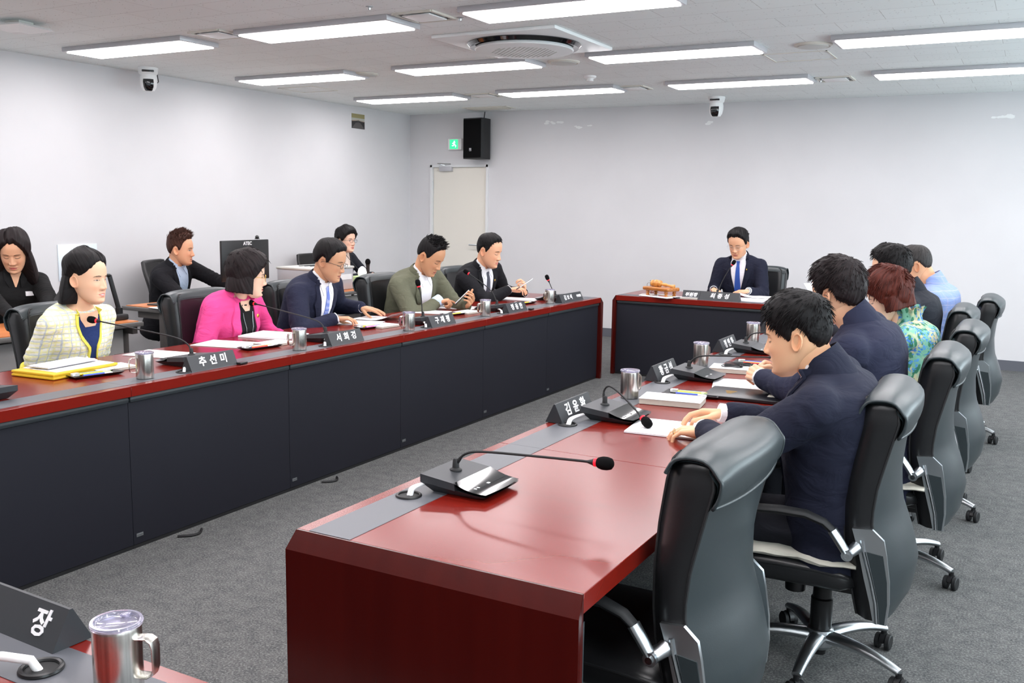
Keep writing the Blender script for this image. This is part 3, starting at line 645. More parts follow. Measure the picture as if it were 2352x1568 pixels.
# ================================================================== TABLE THINGS
TZ = H + .0014
def cable(path, lab, loc):
    pass
def make_mic(label, loc, rz, neck, group='desk microphones'):
    """local: +x points to the seat; base centre at origin; neck = list of local points above base"""
    t = thing('desk_microphone', label, 'microphone', loc, rz, group)
    q = MB()   # wedge: back block with inclined top, front glossy touch plate
    foot = [(-.075, -.085), (.075, -.085), (.075, .085), (-.075, .085)]
    top = [(-.095, -.10), (.015, -.10), (.015, .10), (-.095, .10)]
    q.loft([[Vector((-.07, -.075, .0)), Vector((.07, -.075, .0)), Vector((.07, .075, .0)), Vector((-.07, .075, 0))],
            [Vector((-.098, -.10, .030)), Vector((.104, -.094, .013)), Vector((.104, .094, .013)), Vector((-.098, .10, .030))]], 0)
    q.loft([[Vector((-.098, -.10, .030)), Vector((.014, -.10, .020)), Vector((.014, .10, .020)), Vector((-.098, .10, .030))],
            [Vector((-.098, -.10, .052)), Vector((.012, -.10, .040)), Vector((.012, .10, .040)), Vector((-.098, .10, .052))]], 0)
    q.build('base', 'plate_black', t, smooth=False)
    g = MB(); rows_ = []
    for k in range(9):
        f = k / 8; x = .010 + .098 * f; z = .040 - .020 * f - .006 * math.sin(math.pi * f) + .0015; w = .10 - .006 * f * f
        rows_.append([Vector((x + (.006 * (1 - (a * a)) if k == 8 else 0), a * w, z)) for a in [-1 + 2 * j / 8 for j in range(9)]])
    g.loft(rows_, 0, cap=False, closed=False); g.loft([[p - Vector((0, 0, .006)) for p in r] for r in rows_], 0, cap=False, closed=False); gp = g.build('touch_plate', 'gloss_black', t)
    b = MB()
    for k, yy in enumerate((-.07, -.055, 0.0)): b.box((.062 - .0 * k, yy, .0262), (.008, .006 + (.004 if k == 2 else 0), .0012))
    b.build('button_mark', 'ink_white', gp, smooth=False)
    n0 = Vector((-.045, 0, .046))
    MB().lathe([(.018, 0), (.017, .004), (.010, .008), (.0085, .03), (.006, .034)], 20, 0, Matrix.Translation(n0)).build('neck_socket', 'matt_black', t)
    pts = [n0 + Vector((0, 0, .02))] + [Vector(p) for p in neck]
    sm = []
    for i in range(len(pts) - 1):
        a = pts[max(i - 1, 0)]; b_, c = pts[i], pts[i + 1]; d = pts[min(i + 2, len(pts) - 1)]
        for k in range(6):
            u = k / 6; sm.append(.5 * ((2 * b_) + (c - a) * u + (2 * a - 5 * b_ + 4 * c - d) * u * u + (-a + 3 * b_ - 3 * c + d) * u ** 3))
    sm.append(pts[-1])
    MB().tube(sm, [.0052 if i < 10 else .0036 for i in range(len(sm))], 8).build('gooseneck', 'matt_black', t)
    d = (pts[-1] - pts[-2]).normalized(); Q = Matrix.Translation(pts[-1]) @ d.to_track_quat('Z', 'Y').to_matrix().to_4x4()
    MB().lathe([(.004, -.02), (.008, -.006), (.0095, -.003), (.0095, .001)], 16, 0, Q).build('capsule', 'matt_black', t)
    MB().lathe([(.0098, -.001), (.0112, .0), (.0112, .007), (.0098, .009)], 20, 0, Q).build('light_ring', 'red_ring', t)
    MB().lathe([(.010, .006), (.0145, .012), (.0175, .022), (.0175, .036), (.0145, .047), (.008, .052), (.001, .053)], 24, 0, Q).build('windscreen', 'foam', t)
    return t
def to_local(pts, loc, rz):
    Mi = Matrix.Rotation(-rz, 3, 'Z'); return [Mi @ (Vector(p) - Vector(loc)) for p in pts]
def cables(loc, rz, gx, gy, lab, mirror=1):
    # white twin cable from the grommet up into the back of the microphone
    b = MB()
    for k in (-1, 1):
        p0 = Vector((gx + k * .004, gy, TZ - .012)); p3 = Vector(loc) + Matrix.Rotation(rz, 3, 'Z') @ Vector((-.085, mirror * .05 + k * .007, .016))
        p1 = p0 + (p3 - p0) * .16 + Vector((0, 0, .026)); p2 = p3 + (p0 - p3) * .12 + Vector((0, 0, .006)); m1 = (p1 + p2) / 2 + Vector((0, 0, .003))
        pts = [p0, p0 * .6 + p1 * .4 + Vector((0, 0, .006)), p1, m1, p2, p3]
        sm = []
        for i in range(len(pts) - 1):
            a = pts[max(i - 1, 0)]; b_, c = pts[i], pts[i + 1]; d = pts[min(i + 2, len(pts) - 1)]
            for q in range(5):
                u = q / 5; sm.append(.5 * ((2 * b_) + (c - a) * u + (2 * a - 5 * b_ + 4 * c - d) * u * u + (-a + 3 * b_ - 3 * c + d) * u ** 3))
        b.tube(sm + [p3], .0052, 8)
    tag(b.build('microphone_cable', 'white_cable'), lab, 'cable', 'white microphone cables')
who = ['at the empty near right seat', 'of the nearest young man on the right', 'of the man in navy with clasped hands', 'of the woman in the floral blouse', 'of the man in the dark suit on the right', 'of the man in the pale blue jacket']
heads_r = [[(-1.375, 2.2, .79), (-1.375, 2.2, .80), (-1.345, 2.2, .825), (-1.29, 2.2, .836), (-1.10, 2.2, .846), (-.935, 2.2, .856)],
           None]
for k in range(6):
    y = 2.2 + 1.0 * k + (.06 if k else 0); loc = Vector((-1.335, y, TZ)); rz = 0
    if k == 1: pts = [(-1.385, y, .80), (-1.383, y, .835), (-1.355, y - .01, .852), (-1.29, y - .04, .825), (-1.19, y - .10, .77)]
    elif k < 4: pts = [(-1.375 , y, .80), (-1.35, y, .828), (-1.29, y, .843), (-1.10, y, .855), (-.955 - .04 * (k > 0), y, .862)]
    else: pts = [(-1.36, y, .85), (-1.3, y, .93), (-1.12, y - .02, 1.0), (-1.0, y - .03, 1.03)]
    make_mic('black gooseneck microphone ' + who[k], loc, rz, to_local(pts, loc, rz))
    cables(loc, rz, RX0 + .082, 1.7 + k * 1.004 + .355, 'white cable into the microphone ' + who[k], -1)
whoL = ['at the left edge of the photo, mostly cut off', 'of the woman in yellow', 'of the woman in pink', 'of the man in navy with glasses', 'of the man in olive', 'of the young man in black at the far left']
for k in range(6):
    y = 2.2 + k * 1.0 + (.04 if k else 0); loc = Vector((-3.60, y, TZ)); rz = R(180)
    tails = {0: [(-3.57, y, .82), (-3.64, y, .86), (-4.05, y, .92)], 1: [(-3.56, y, .79), (-3.575, y, .825), (-3.64, y - .03, .862), (-3.88, y - .10, .90), (-4.04, y - .15, .925)], 2: [(-3.56, y, .79), (-3.59, y, .83), (-3.68, y, .855), (-4.0, y, .90), (-4.10, y, .912)],
             3: [(-3.56, y, .79), (-3.565, y, .85), (-3.57, y, .91), (-3.585, y - .005, .975)], 4: [(-3.56, y, .80), (-3.60, y, .87), (-3.68, y, .93), (-3.80, y - .01, 1.0)], 5: [(-3.56, y - .02, .80), (-3.58, y - .03, .85), (-3.60, y - .04, .9)]}[k]
    make_mic('black gooseneck microphone ' + whoL[k], loc, rz, to_local(tails, loc, rz))
    cables(loc, rz, LXF - .082, 1.7 + k * 1.003 + .363, 'white cable into the microphone ' + whoL[k], 1)
loc = Vector((-2.46, 8.36, TZ)); make_mic('black gooseneck microphone in front of the man at the head desk', loc, R(90), to_local([(-2.455, 8.33, .80), (-2.44, 8.35, .86), (-2.40, 8.36, .95), (-2.355, 8.37, 1.03)], loc, R(90)))
# near desk cable
b = MB(); p0 = onz(95, 1537, TZ)
b.tube([p0 + Vector((.0, 0, -.01)), p0 + Vector((-.012, -.01, .018)), p0 + Vector((-.05, -.035, .026)), p0 + Vector((-.12, -.07, .022)), p0 + Vector((-.25, -.13, .02))], .008, 10)
tag(b.build('microphone_cable', 'white_cable'), 'white cable leaving the desk hole at the lower left corner of the photo', 'cable', 'white microphone cables')
g = thing('desk_grommet', 'black ring around the desk hole at the lower left corner', 'grommet', p0)
MB().tube([(.032 * math.cos(a), .032 * math.sin(a), .002) for a in [2 * math.pi * k / 28 for k in range(28)]], .005, 8, endless=True).build('ring', 'black_plastic', g)
MB().lathe([(.03, .0002), (.03, .0008)], 24).build('hole', 'matt_black', g)

def make_mug(label, loc, rz, group='steel mugs'):
    t = thing('steel_mug', label, 'mug', loc, rz, group); r = .0375
    MB().lathe([(r - .004, 0), (r - .001, .002), (r, .006), (r, .098), (r - .001, .102), (r - .004, .104), (r - .006, .1), (r - .006, .01)], 48).build('body', 'steel', t, ang=30)
    MB().lathe([(r - .003, .0), (r - .002, .0035), (r - .004, .004)], 40).build('foot', 'matt_black', t)
    l = MB().lathe([(r - .002, .1015), (r + .0025, .1035), (r + .0030, .107), (r + .0015, .1095), (r - .003, .1095), (r - .005, .105), (r - .007, .1035), (.001, .1035)], 48); l.box((0, .027, .107), (.014, .014, .004), bev=.0015)
    l.build('lid', 'clear_lid', t)
    h = MB(); pts = [(r - .003, .086), (r + .016, .087), (r + .024, .082), (r + .027, .072), (r + .027, .042), (r + .024, .032), (r + .016, .027), (r - .003, .027)]
    h.tube([(x, 0, z) for x, z in pts], .0125, 14, flat=.16, upv=(0, 0, 1)); 
    h.build('handle', 'steel', t); t.scale = (1.02, 1.02, 1.09); return t
mug = make_mug('steel mug on the near desk at the bottom left of the photo', (-1.24, .958, TZ), R(20))
mt = [('steel mug in front of the woman in yellow', (-3.44, 2.865), -118), ('steel mug in front of the woman in pink', (-3.44, 3.885), -112), ('steel mug in front of the man in navy with glasses', (-3.425, 4.89), -112), ('steel mug in front of the man in olive', (-3.44, 5.87), -112), ('steel mug in front of the young man in black at the far left', (-3.465, 6.96), -105),
      ('steel mug nearest the camera on the right desks, left of the young man in navy', (-1.435, 3.65), 75), ('steel mug second along the right desks, behind the nearest right microphones', (-1.44, 4.63), 75), ('steel mug third along the right desks', (-1.445, 5.66), 75), ('steel mug beside the man in the dark suit on the right', (-1.445, 6.67), 75), ('steel mug half hidden behind the gavel stand', (-3.115, 8.46), 190)]
for lab, (x, y), a in mt: copy_tree(mug, (x, y, TZ), R(a), lab)

def plate(label, loc, rz, texts, w=.29, w2=0, group='black name plates with white lettering'):
    """triangular prism, long axis local x, lettering on the -y face"""
    t = thing('name_plate', label, 'name plate', loc, rz, group)
    def pr(x0, x1, nm, body, sz, gap):
        q = MB(); d_, h_ = .036, .069
        q.loft([[Vector((x, -d_, 0)), Vector((x, -d_ + .002, .003)), Vector((x, -.003, h_)), Vector((x, .003, h_)), Vector((x, d_, 0))] for x in (x0, x1)], 0); q.build(nm, 'plate_black', t, smooth=False)
        if not body: return
        for sgn in (-1, 1):
            b = MB(); cx = (x0 + x1) / 2
            T = Matrix.Translation((cx, sgn * (.0185 + .0008), .037)) @ Matrix.Rotation(0 if sgn < 0 else math.pi, 4, 'Z') @ Matrix.Rotation(math.atan2(h_, d_ - .002), 4, 'X')
            text_mesh(body, sz, 0, b, T, bold=.0014, shear=.14, gap=gap); b.build('lettering', 'ink_white', t, smooth=False)
    if w2: pr(-w / 2, w / 2 - w2 - .001, 'plate', texts[0], .046, 1.05); pr(w / 2 - w2, w / 2, 'title_plate', texts[1], .024 if len(texts[1]) > 3 else .034, 1.0)
    else: pr(-w / 2, w / 2, 'plate', texts[0], .050, 1.12)
    return t
for y, tx, lab in ((3.225, '추 선 미', 'name plate in front of the woman in yellow'), (4.23, '서 희 경', 'name plate in front of the woman in pink'), (5.235, '구 재 평', 'name plate in front of the man in navy with glasses'), (6.265, '정 용 한', 'name plate in front of the man in olive')):
    plate('black ' + lab, (-3.415, y, TZ), R(90), [tx])
plate('black name plate with a small title piece at the far end of the left desks', (-3.42, 7.245, TZ), R(90), ['김 보 석', '부위원장'], .42, .13)
for y, tx, lab in ((3.205, '김 윤 환', 'nearest name plate on the right desks'), (4.215, '황 금 석', 'second name plate on the right desks'), (5.265, '정 연 화', 'third name plate on the right desks'), (6.27, '박주윤', 'fourth name plate on the right desks, cut by the young man\'s hair'), (7.28, '', 'farthest name plate on the right desks')):
    plate('black ' + lab, (-1.495, y, TZ), R(90), [tx])
# head desk plate: title piece on the left of the name
t = thing('name_plate', 'black two-piece name plate at the head desk', 'name plate', (-2.46, 8.125, TZ), R(-1), 'black name plates with white lettering')
for x0, x1, bd, sz, nm in ((-.255, -.095, '위원장', .040, 'title_plate'), (-.093, .26, '최 종 성', .050, 'plate')):
    q = MB(); q.loft([[Vector((x, -.037, 0)), Vector((x, -.003, .074)), Vector((x, .003, .074)), Vector((x, .037, 0))] for x in (x0, x1)], 0); q.build(nm, 'plate_black', t, smooth=False)
    b = MB(); T = Matrix.Translation(((x0 + x1) / 2, -.0212, .037)) @ Matrix.Rotation(math.atan2(.074, .034), 4, 'X'); text_mesh(bd, sz, 0, b, T, bold=.0014, shear=.14, gap=1.05); b.build('lettering', 'ink_white', t, smooth=False)
# near desk plate, only its last character in the photo
pe = onz(120, 1500, TZ); pb = onz(190, 1470, TZ); dirx = (pe - onz(0, 1460, TZ)).normalized()
t = thing('name_plate', 'largest black name plate at the lower left corner, one white character visible', 'name plate', (pe.x + .004, pe.y + .038, TZ), R(-2), 'black name plates with white lettering')
q = MB(); q.loft([[Vector((x, -.040, 0)), Vector((x, -.003, .068)), Vector((x, .003, .068)), Vector((x, .040, 0))] for x in (-.3, 0.0)], 0); q.build('plate', 'plate_black', t, smooth=False)
b = MB(); text_mesh('장', .052, 0, b, Matrix.Translation((-.060, -.0228, .034)) @ Matrix.Rotation(math.atan2(.068, .037), 4, 'X'), bold=.0012, shear=.12); b.build('lettering', 'ink_white', t, smooth=False)

def paper(label, cx, cy, rz, w=.21, l=.297, z=TZ, n=1, curl=0.0, group='white paper sheets', name='paper_sheet', lines=True, th=.0006, parts_from=None):
    t = thing(name, label, 'paper', (cx, cy, z), rz, group); b = MB(); K = 8
    rows_ = []
    for k in range(K + 1):
        a = k / K - .5; zz = th * n + curl * max(0, (k / K - .5)) ** 2 * 4
        rows_.append([Vector((a * l, s * w / 2, zz)) for s in (-1, -.33, .33, 1)])
    b.loft(rows_, 0, cap=False, closed=False)
    low = [[Vector((p.x, p.y, max(0, p.z - th * n))) for p in r] for r in rows_]; b.loft(low, 0, cap=False, closed=False)
    for side in (0, 3): b.loft([[r[side] for r in rows_], [r[side] for r in low]], 0, False, False)
    for r1, r2 in ((rows_[0], low[0]), (rows_[-1], low[-1])): b.loft([r1, r2], 0, False, False)
    b.build('sheet', 'paper', t, smooth=False)
    if lines:
        g = MB(); rn = random.Random(int(abs(cx * 1000 + cy * 77)))
        for k in range(15):
            x = -l * .42 + k * l * .058
            if rn.random() < .2 or (curl and x > 0): continue
            ln = w * (.35 + .45 * rn.random()); g.box((x, -w * .42 + ln / 2, th * n + .0003), (.0016, ln, .0002))
        g.build('printed_lines', 'vent_grey', t, smooth=False)
    return t
def tray(label, loc, rz, pens, group='black pen trays'):
    t = thing('pen_tray', label, 'pen tray', loc, rz, group)
    q = MB(); q.loft([[Vector((x * .10, y * .038, 0)) for x, y in ((-1, -1), (1, -1), (1, 1), (-1, 1))], [Vector((x * .118, y * .05, .012)) for x, y in ((-1, -1), (1, -1), (1, 1), (-1, 1))], [Vector((x * .112, y * .045, .012)) for x, y in ((-1, -1), (1, -1), (1, 1), (-1, 1))], [Vector((x * .098, y * .036, .004)) for x, y in ((-1, -1), (1, -1), (1, 1), (-1, 1))]], 0)
    q.build('tray', 'tray_black', t, smooth=False)
    Rz = Matrix.Rotation(rz, 3, 'Z')
    for i, c in enumerate(pens):
        l0 = Vector((.004 * ((i * 7) % 3), -.026 + i * .0135, .0095 + .001 * (i % 2))); wl = Vector(loc) + Rz @ l0
        pen = thing('marker_pen' if i % 2 == 0 else 'ballpoint_pen', {'pen_yellow': 'yellow', 'pen_red': 'red', 'pen_blue': 'blue', 'pen_green': 'green', 'pen_cyan': 'light blue', 'pen_orange': 'orange', 'pen_pink': 'pink', 'white_plastic': 'white', 'ink_white': 'white', 'black_plastic': 'black'}[c] + ' pen lying in the ' + label.replace('black ', '', 1), 'pen', wl, rz + R(2 * (i % 3) - 2), 'pens in the trays')
        MB().tube([(-.065, 0, 0), (.03, 0, 0)], .0052, 8).build('barrel', c, pen)
        MB().tube([(.03, 0, 0), (.06, 0, 0), (.068, 0, 0)], [.0056, .0054, .003], 8).build('cap', c if i % 2 else 'ink_white', pen)
    e = Vector(loc) + Rz @ Vector((-.083, .018, .0075))
    et = thing('eraser', 'white eraser in its sleeve in the ' + label.replace('black ', '', 1), 'eraser', e, rz, 'erasers in the trays')
    MB().box((0, 0, .005), (.03, .024, .012), bev=.002).build('rubber', 'white_plastic', et); MB().box((.006, 0, .005), (.02, .0248, .0128)).build('sleeve', 'vent_grey', et, smooth=False)
    return t
def book(label, cx, cy, rz, w=.15, l=.21, h=.02, cov='paper', group=None, name='notepad'):
    t = thing(name, label, 'notepad', (cx, cy, TZ), rz, group)
    MB().box((0, 0, h * .45), (l - .004, w - .004, h * .86)).build('pages', 'cushion', t, smooth=False)
    MB().box((0, 0, h * .95), (l, w, .0012)).build('cover', cov, t, smooth=False); return t
P1 = ['pen_blue', 'pen_green', 'pen_red', 'pen_yellow', 'pen_cyan']
def tp(u, v): p = onz(u, v, TZ); return p.x, p.y
# left side: yellow
fx, fy = tp(155, 858)
t = thing('document_folder', 'yellow zipped folder in front of the woman in yellow', 'folder', (fx - .05, fy + .03, TZ), R(96))
q = MB(); q.box((0, 0, .006), (.37, .26, .012), bev=.005); q.box((.0, 0, .021), (.37, .26, .012), bev=.005); q.build('cover', 'folder_yellow', t)
MB().box((-.004, 0, .0135), (.35, .245, .006)).build('zip', 'pen_yellow', t, smooth=False)
ft = Vector((fx - .05, fy + .03, TZ + .027))
paper('white papers between the yellow folder and the keyboard', ft.x + .005, ft.y + .015, R(92), .22, .31, ft.z + .0005, 6, 0, 'papers under the keyboard')
kb = thing('keyboard', 'thin silver and white keyboard on top of the yellow folder', 'keyboard', (ft.x - .02, ft.y + .0, ft.z + .006), R(97))
MB().box((0, 0, .006), (.285, .13, .006), bev=.002).build('body', 'lamp_frame', kb); 
g = MB()
for r_ in range(5):
    for k in range(14): g.box((-.128 + k * .0197, -.048 + r_ * .0235, .0105), (.0165, .019, .003))
g.build('key_rows', 'white_plastic', kb, smooth=False)
x, y = tp(225, 863); tray('black pen tray left of the first steel mug', (x - .02, y + .0, TZ), R(80), P1)
x, y = tp(262, 856); book('cream notepad behind the first steel mug', x - .1, y + .06, R(84), .14, .2, .012, group='cream notepads')
x, y = tp(385, 815); paper('sheet lying behind the microphone of the woman in yellow', x - .06, y, R(12))
x, y = tp(520, 790); paper('sheets lying in front of the woman in pink', x, y, R(14), .23, .31, n=4)
x, y = tp(635, 772); paper('thick stack of sheets at the elbow of the woman in pink', x - .02, y, R(10), .26, .32, n=16)
x, y = tp(600, 799); tray('black pen tray left of the second steel mug', (x - .01, y, TZ), R(82), ['pen_red', 'pen_orange', 'pen_blue', 'white_plastic'])
x, y = tp(655, 793); book('cream notepad behind the second steel mug', x - .08, y, R(86), .14, .19, .012, group='cream notepads')
x, y = tp(822, 741); paper('sheets under the hands of the man in navy with glasses', x, y, R(20), .23, .31, n=3)
x, y = tp(868, 732); paper('sheet half lifted by the man in navy with glasses', x + .01, y, R(8), .23, .31, TZ + .003, 1, .045)
x, y = tp(852, 752); tray('black pen tray left of the third steel mug', (x, y, TZ), R(83), ['pen_pink', 'pen_blue', 'pen_orange', 'pen_yellow'])
x, y = tp(895, 751); book('cream notepad behind the third steel mug', x - .05, y, R(86), .14, .19, .012, group='cream notepads')
x, y = tp(985, 716); paper('sheet by the sleeve of the man in olive', x, y, R(14), .22, .30)
x, y = tp(1050, 706); paper('sheets below the phone of the man in olive', x, y, R(12), .22, .31, n=4)
x, y = tp(1045, 722); tray('black pen tray left of the fourth steel mug', (x, y, TZ), R(83), ['pen_yellow', 'pen_orange', 'pen_blue'])
x, y = tp(1085, 719); book('cream notepad behind the fourth steel mug', x - .04, y, R(86), .14, .19, .012, group='cream notepads')
x, y = tp(1195, 687); paper('sheets in front of the young man in black', x, y, R(12), .23, .31, n=5)
x, y = tp(1203, 697); tray('black pen tray left of the fifth steel mug', (x, y, TZ), R(83), ['pen_yellow', 'pen_orange', 'pen_pink'])
for u, v, lab in ((556, 836, 'small black clip beside the first name plate'), (1220, 711, 'small black clip beside the fourth name plate')):
    x, y = tp(u, v); tag(MB().box((0, 0, .006), (.03, .05, .012), bev=.003).build('cable_clip', 'black_plastic', None, (x, y, TZ)), lab, 'clip', 'small black clips')
# head desk
x, y = tp(1530, 683); tray('black pen tray beside the gavel stand', (x, y, TZ), R(-8), ['pen_pink', 'pen_yellow', 'pen_blue'])
x, y = tp(1583, 686); book('cream notepad left of the head desk name plate', x, y + .03, R(2), .12, .16, .014)
x, y = tp(1722, 690); paper('thick sheets before the man at the head desk', x, y + .02, R(88), .28, .26, n=14); x, y = tp(1730, 684); paper('curled upper sheet at the head desk', x + .02, y + .03, R(178), .25, .28, TZ + .009, 1, .03)
gx, gy = tp(1506, 684)
ba = thing('gavel_stand', 'wooden gavel block on turned feet', 'gavel block', (gx + .0, gy + .13, TZ + .012), R(-22))
q = MB(); q.box((0, 0, .062), (.30, .17, .032), bev=.010, seg=3); q.build('board', 'gavel_base', ba)
for sx in (-.11, .11):
    for sy in (-.055, .055): MB().lathe([(.013, 0), (.018, .006), (.011, .015), (.019, .026), (.014, .034), (.02, .047)], 16, 0, Matrix.Translation((sx, sy, 0))).build('foot', 'gavel_base', ba)
gv = thing('gavel', 'turned wooden gavel lying on its block', 'gavel', (gx - .0, gy + .13, TZ + .012 + .108), R(-12))
MB().lathe([(.001, -.055), (.024, -.052), (.029, -.044), (.029, -.034), (.023, -.030), (.031, -.018), (.034, 0), (.031, .018), (.023, .030), (.029, .034), (.029, .044), (.024, .052), (.001, .055)], 28, 0, Matrix.Translation((-.05, 0, -.0)) @ Matrix.Rotation(R(90), 4, 'Y')).build('head', 'gavel_wood', gv)
MB().lathe([(.007, 0), (.008, .03), (.015, .06), (.016, .08), (.010, .1), (.012, .13), (.019, .16), (.02, .168), (.001, .175)], 20, 0, Matrix.Translation((-.03, .0, .0)) @ Matrix.Rotation(R(97), 4, 'Y')).build('handle', 'gavel_wood', gv)
cp = thing('cloth_pad', 'white cloth pad under the gavel block', 'cloth', (gx + .0, gy + .13, TZ), R(-22)); MB().box((0, 0, .006), (.34, .22, .011), bev=.005, seg=3).build('pad', 'paper', cp)
MB().tube([(-.17, -.10, .006), (-.21, -.02, .01), (-.18, .09, .006)], .004, 8).build('cord', 'white_cable', cp)
# right side
x, y = tp(1545, 925); book('thick notepad with a white cover by the nearest young man', x, y, R(8), .15, .25, .024, group='notepads on the right desks')
x, y = tp(1568, 913); tray('black pen tray behind the nearest thick notepad', (x + .02, y + .065, TZ), R(6), P1)
x, y = tp(1535, 985); paper('sheets under the hands of the nearest young man', x + .03, y + .0, R(6), .24, .32, n=10)
x, y = tp(1718, 884); paper('printed sheets below the clasped hands', x - .0, y, R(14), .24, .31, n=5, group='printed sheets on the right desks')
x, y = tp(1706, 911)
t = thing('folder', 'black folder with a gold crest beside the printed sheets', 'folder', (x + .03, y + .01, TZ), R(4)); MB().box((0, 0, .008), (.36, .23, .014), bev=.003).build('cover', 'tray_black', t)
b = MB(); 
for k in range(6): b.box((-.085 + .002 * (k % 2), .02 - k * .011, .0154), (.05 - .006 * k, .004, .0006))
b.build('gold_lettering', 'gold', t, smooth=False); MB().box((.11, -.01, .0155), (.07, .05, .0006)).build('sticker', 'cushion', t, smooth=False)
x, y = tp(1695, 853); book('thick notepad with a coiled black cable on it', x - .01, y, R(8), .15, .24, .022, group='notepads on the right desks')
cb = MB()
for k, (cx, cy, r1, r2) in enumerate(((-.03, 0, .05, .028), (-.025, .004, .044, .022), (.045, 0, .035, .024), (.05, .004, .03, .018), (.0, -.002, .062, .026))):
    cb.tube([(cx + r1 * math.cos(a), cy + r2 * math.sin(a), .0035 + k * .004 + .002 * math.sin(3 * a)) for a in [2 * math.pi * i / 28 for i in range(28)]], .0026, 6, endless=True)
tag(cb.build('coiled_cable', 'black_cable', None, (x, y, TZ + .0215), (0, 0, R(10))), 'black cable coiled on a notepad on the right desks', 'cable')
x, y = tp(1722, 838); tray('black pen tray behind the coiled cable', (x + .03, y + .03, TZ), R(4), ['pen_red', 'pen_green', 'pen_pink', 'pen_blue'])
x, y = tp(1790, 812); paper('sheet beyond the microphone of the man with clasped hands', x - .05, y + .2, R(10))
paper('folded sheet beside the fourth microphone', -1.12, 5.6, R(20), .18, .25)
paper('printed sheets before the woman in the floral blouse', -.98, 5.15, R(4), .24, .31, n=4); 
# floor cables under the left desks
for k, (u0, v0, u1, v1) in enumerate(((415, 1233, 470, 1216), (745, 1108, 780, 1096))):
    a = onz(u0, v0, .006); c = onz(u1, v1, .006); mid = (a + c) / 2 + Vector((.05, 0, 0)); b = MB()
    b.tube([a + (c - a) * (i_ / 10) + Vector((.045 * math.sin(math.pi * i_ / 10) - .02, 0, 0)) for i_ in range(11)], .006, 8)
    tag(b.build('floor_cable', 'black_cable'), 'black cable peeping from under the %s of the left desks' % ('front of the nearest' if k == 0 else 'middle'), 'cable', 'cables under the left desks')
# ================================================================== PEOPLE
def fuse(mb, voxel, smooth=3):
    me = bpy.data.meshes.new('fuse'); me.from_pydata([tuple(p) for p in mb.v], [], mb.f)
    o = bpy.data.objects.new('fuse', me); COL.objects.link(o)
    md = o.modifiers.new('r', 'REMESH'); md.mode = 'VOXEL'; md.voxel_size = voxel
    dg = bpy.context.evaluated_depsgraph_get(); e = bpy.data.meshes.new_from_object(o.evaluated_get(dg))
    v = np.empty(len(e.vertices) * 3); e.vertices.foreach_get('co', v); v = v.reshape(-1, 3)
    f = [tuple(p.vertices) for p in e.polygons]; ed = np.array([tuple(x.vertices) for x in e.edges])
    for _ in range(smooth):
        acc = np.zeros_like(v); cnt = np.zeros(len(v))
        np.add.at(acc, ed[:, 0], v[ed[:, 1]]); np.add.at(acc, ed[:, 1], v[ed[:, 0]]); np.add.at(cnt, ed[:, 0], 1); np.add.at(cnt, ed[:, 1], 1)
        v = .45 * v + .55 * acc / cnt[:, None]
    bpy.data.objects.remove(o); bpy.data.meshes.remove(me); bpy.data.meshes.remove(e)
    return v, f
def tab(z, pts, smooth=.006):
    zs = [p[0] for p in pts]; vs = [p[1] for p in pts]
    return sum(np.interp(z + d * smooth, zs, vs) * w_ for d, w_ in ((-2, .1), (-1, .24), (0, .32), (1, .24), (2, .1)))
HZ = [-.120, -.114, -.100, -.080, -.055, -.03, 0, .03, .06, .085, .105, .118, .1255]
HWD = [.010, .030, .043, .054, .063, .069, .0735, .0765, .0755, .067, .051, .031, .001]
HXF = [.058, .082, .089, .0865, .0870, .0885, .088, .092, .0885, .077, .057, .033, .001]
HXB = [.035, .020, -.005, -.030, -.052, -.075, -.092, -.099, -.097, -.086, -.065, -.038, -.001]
G = lambda a, s: np.exp(-(a / s) ** 2)
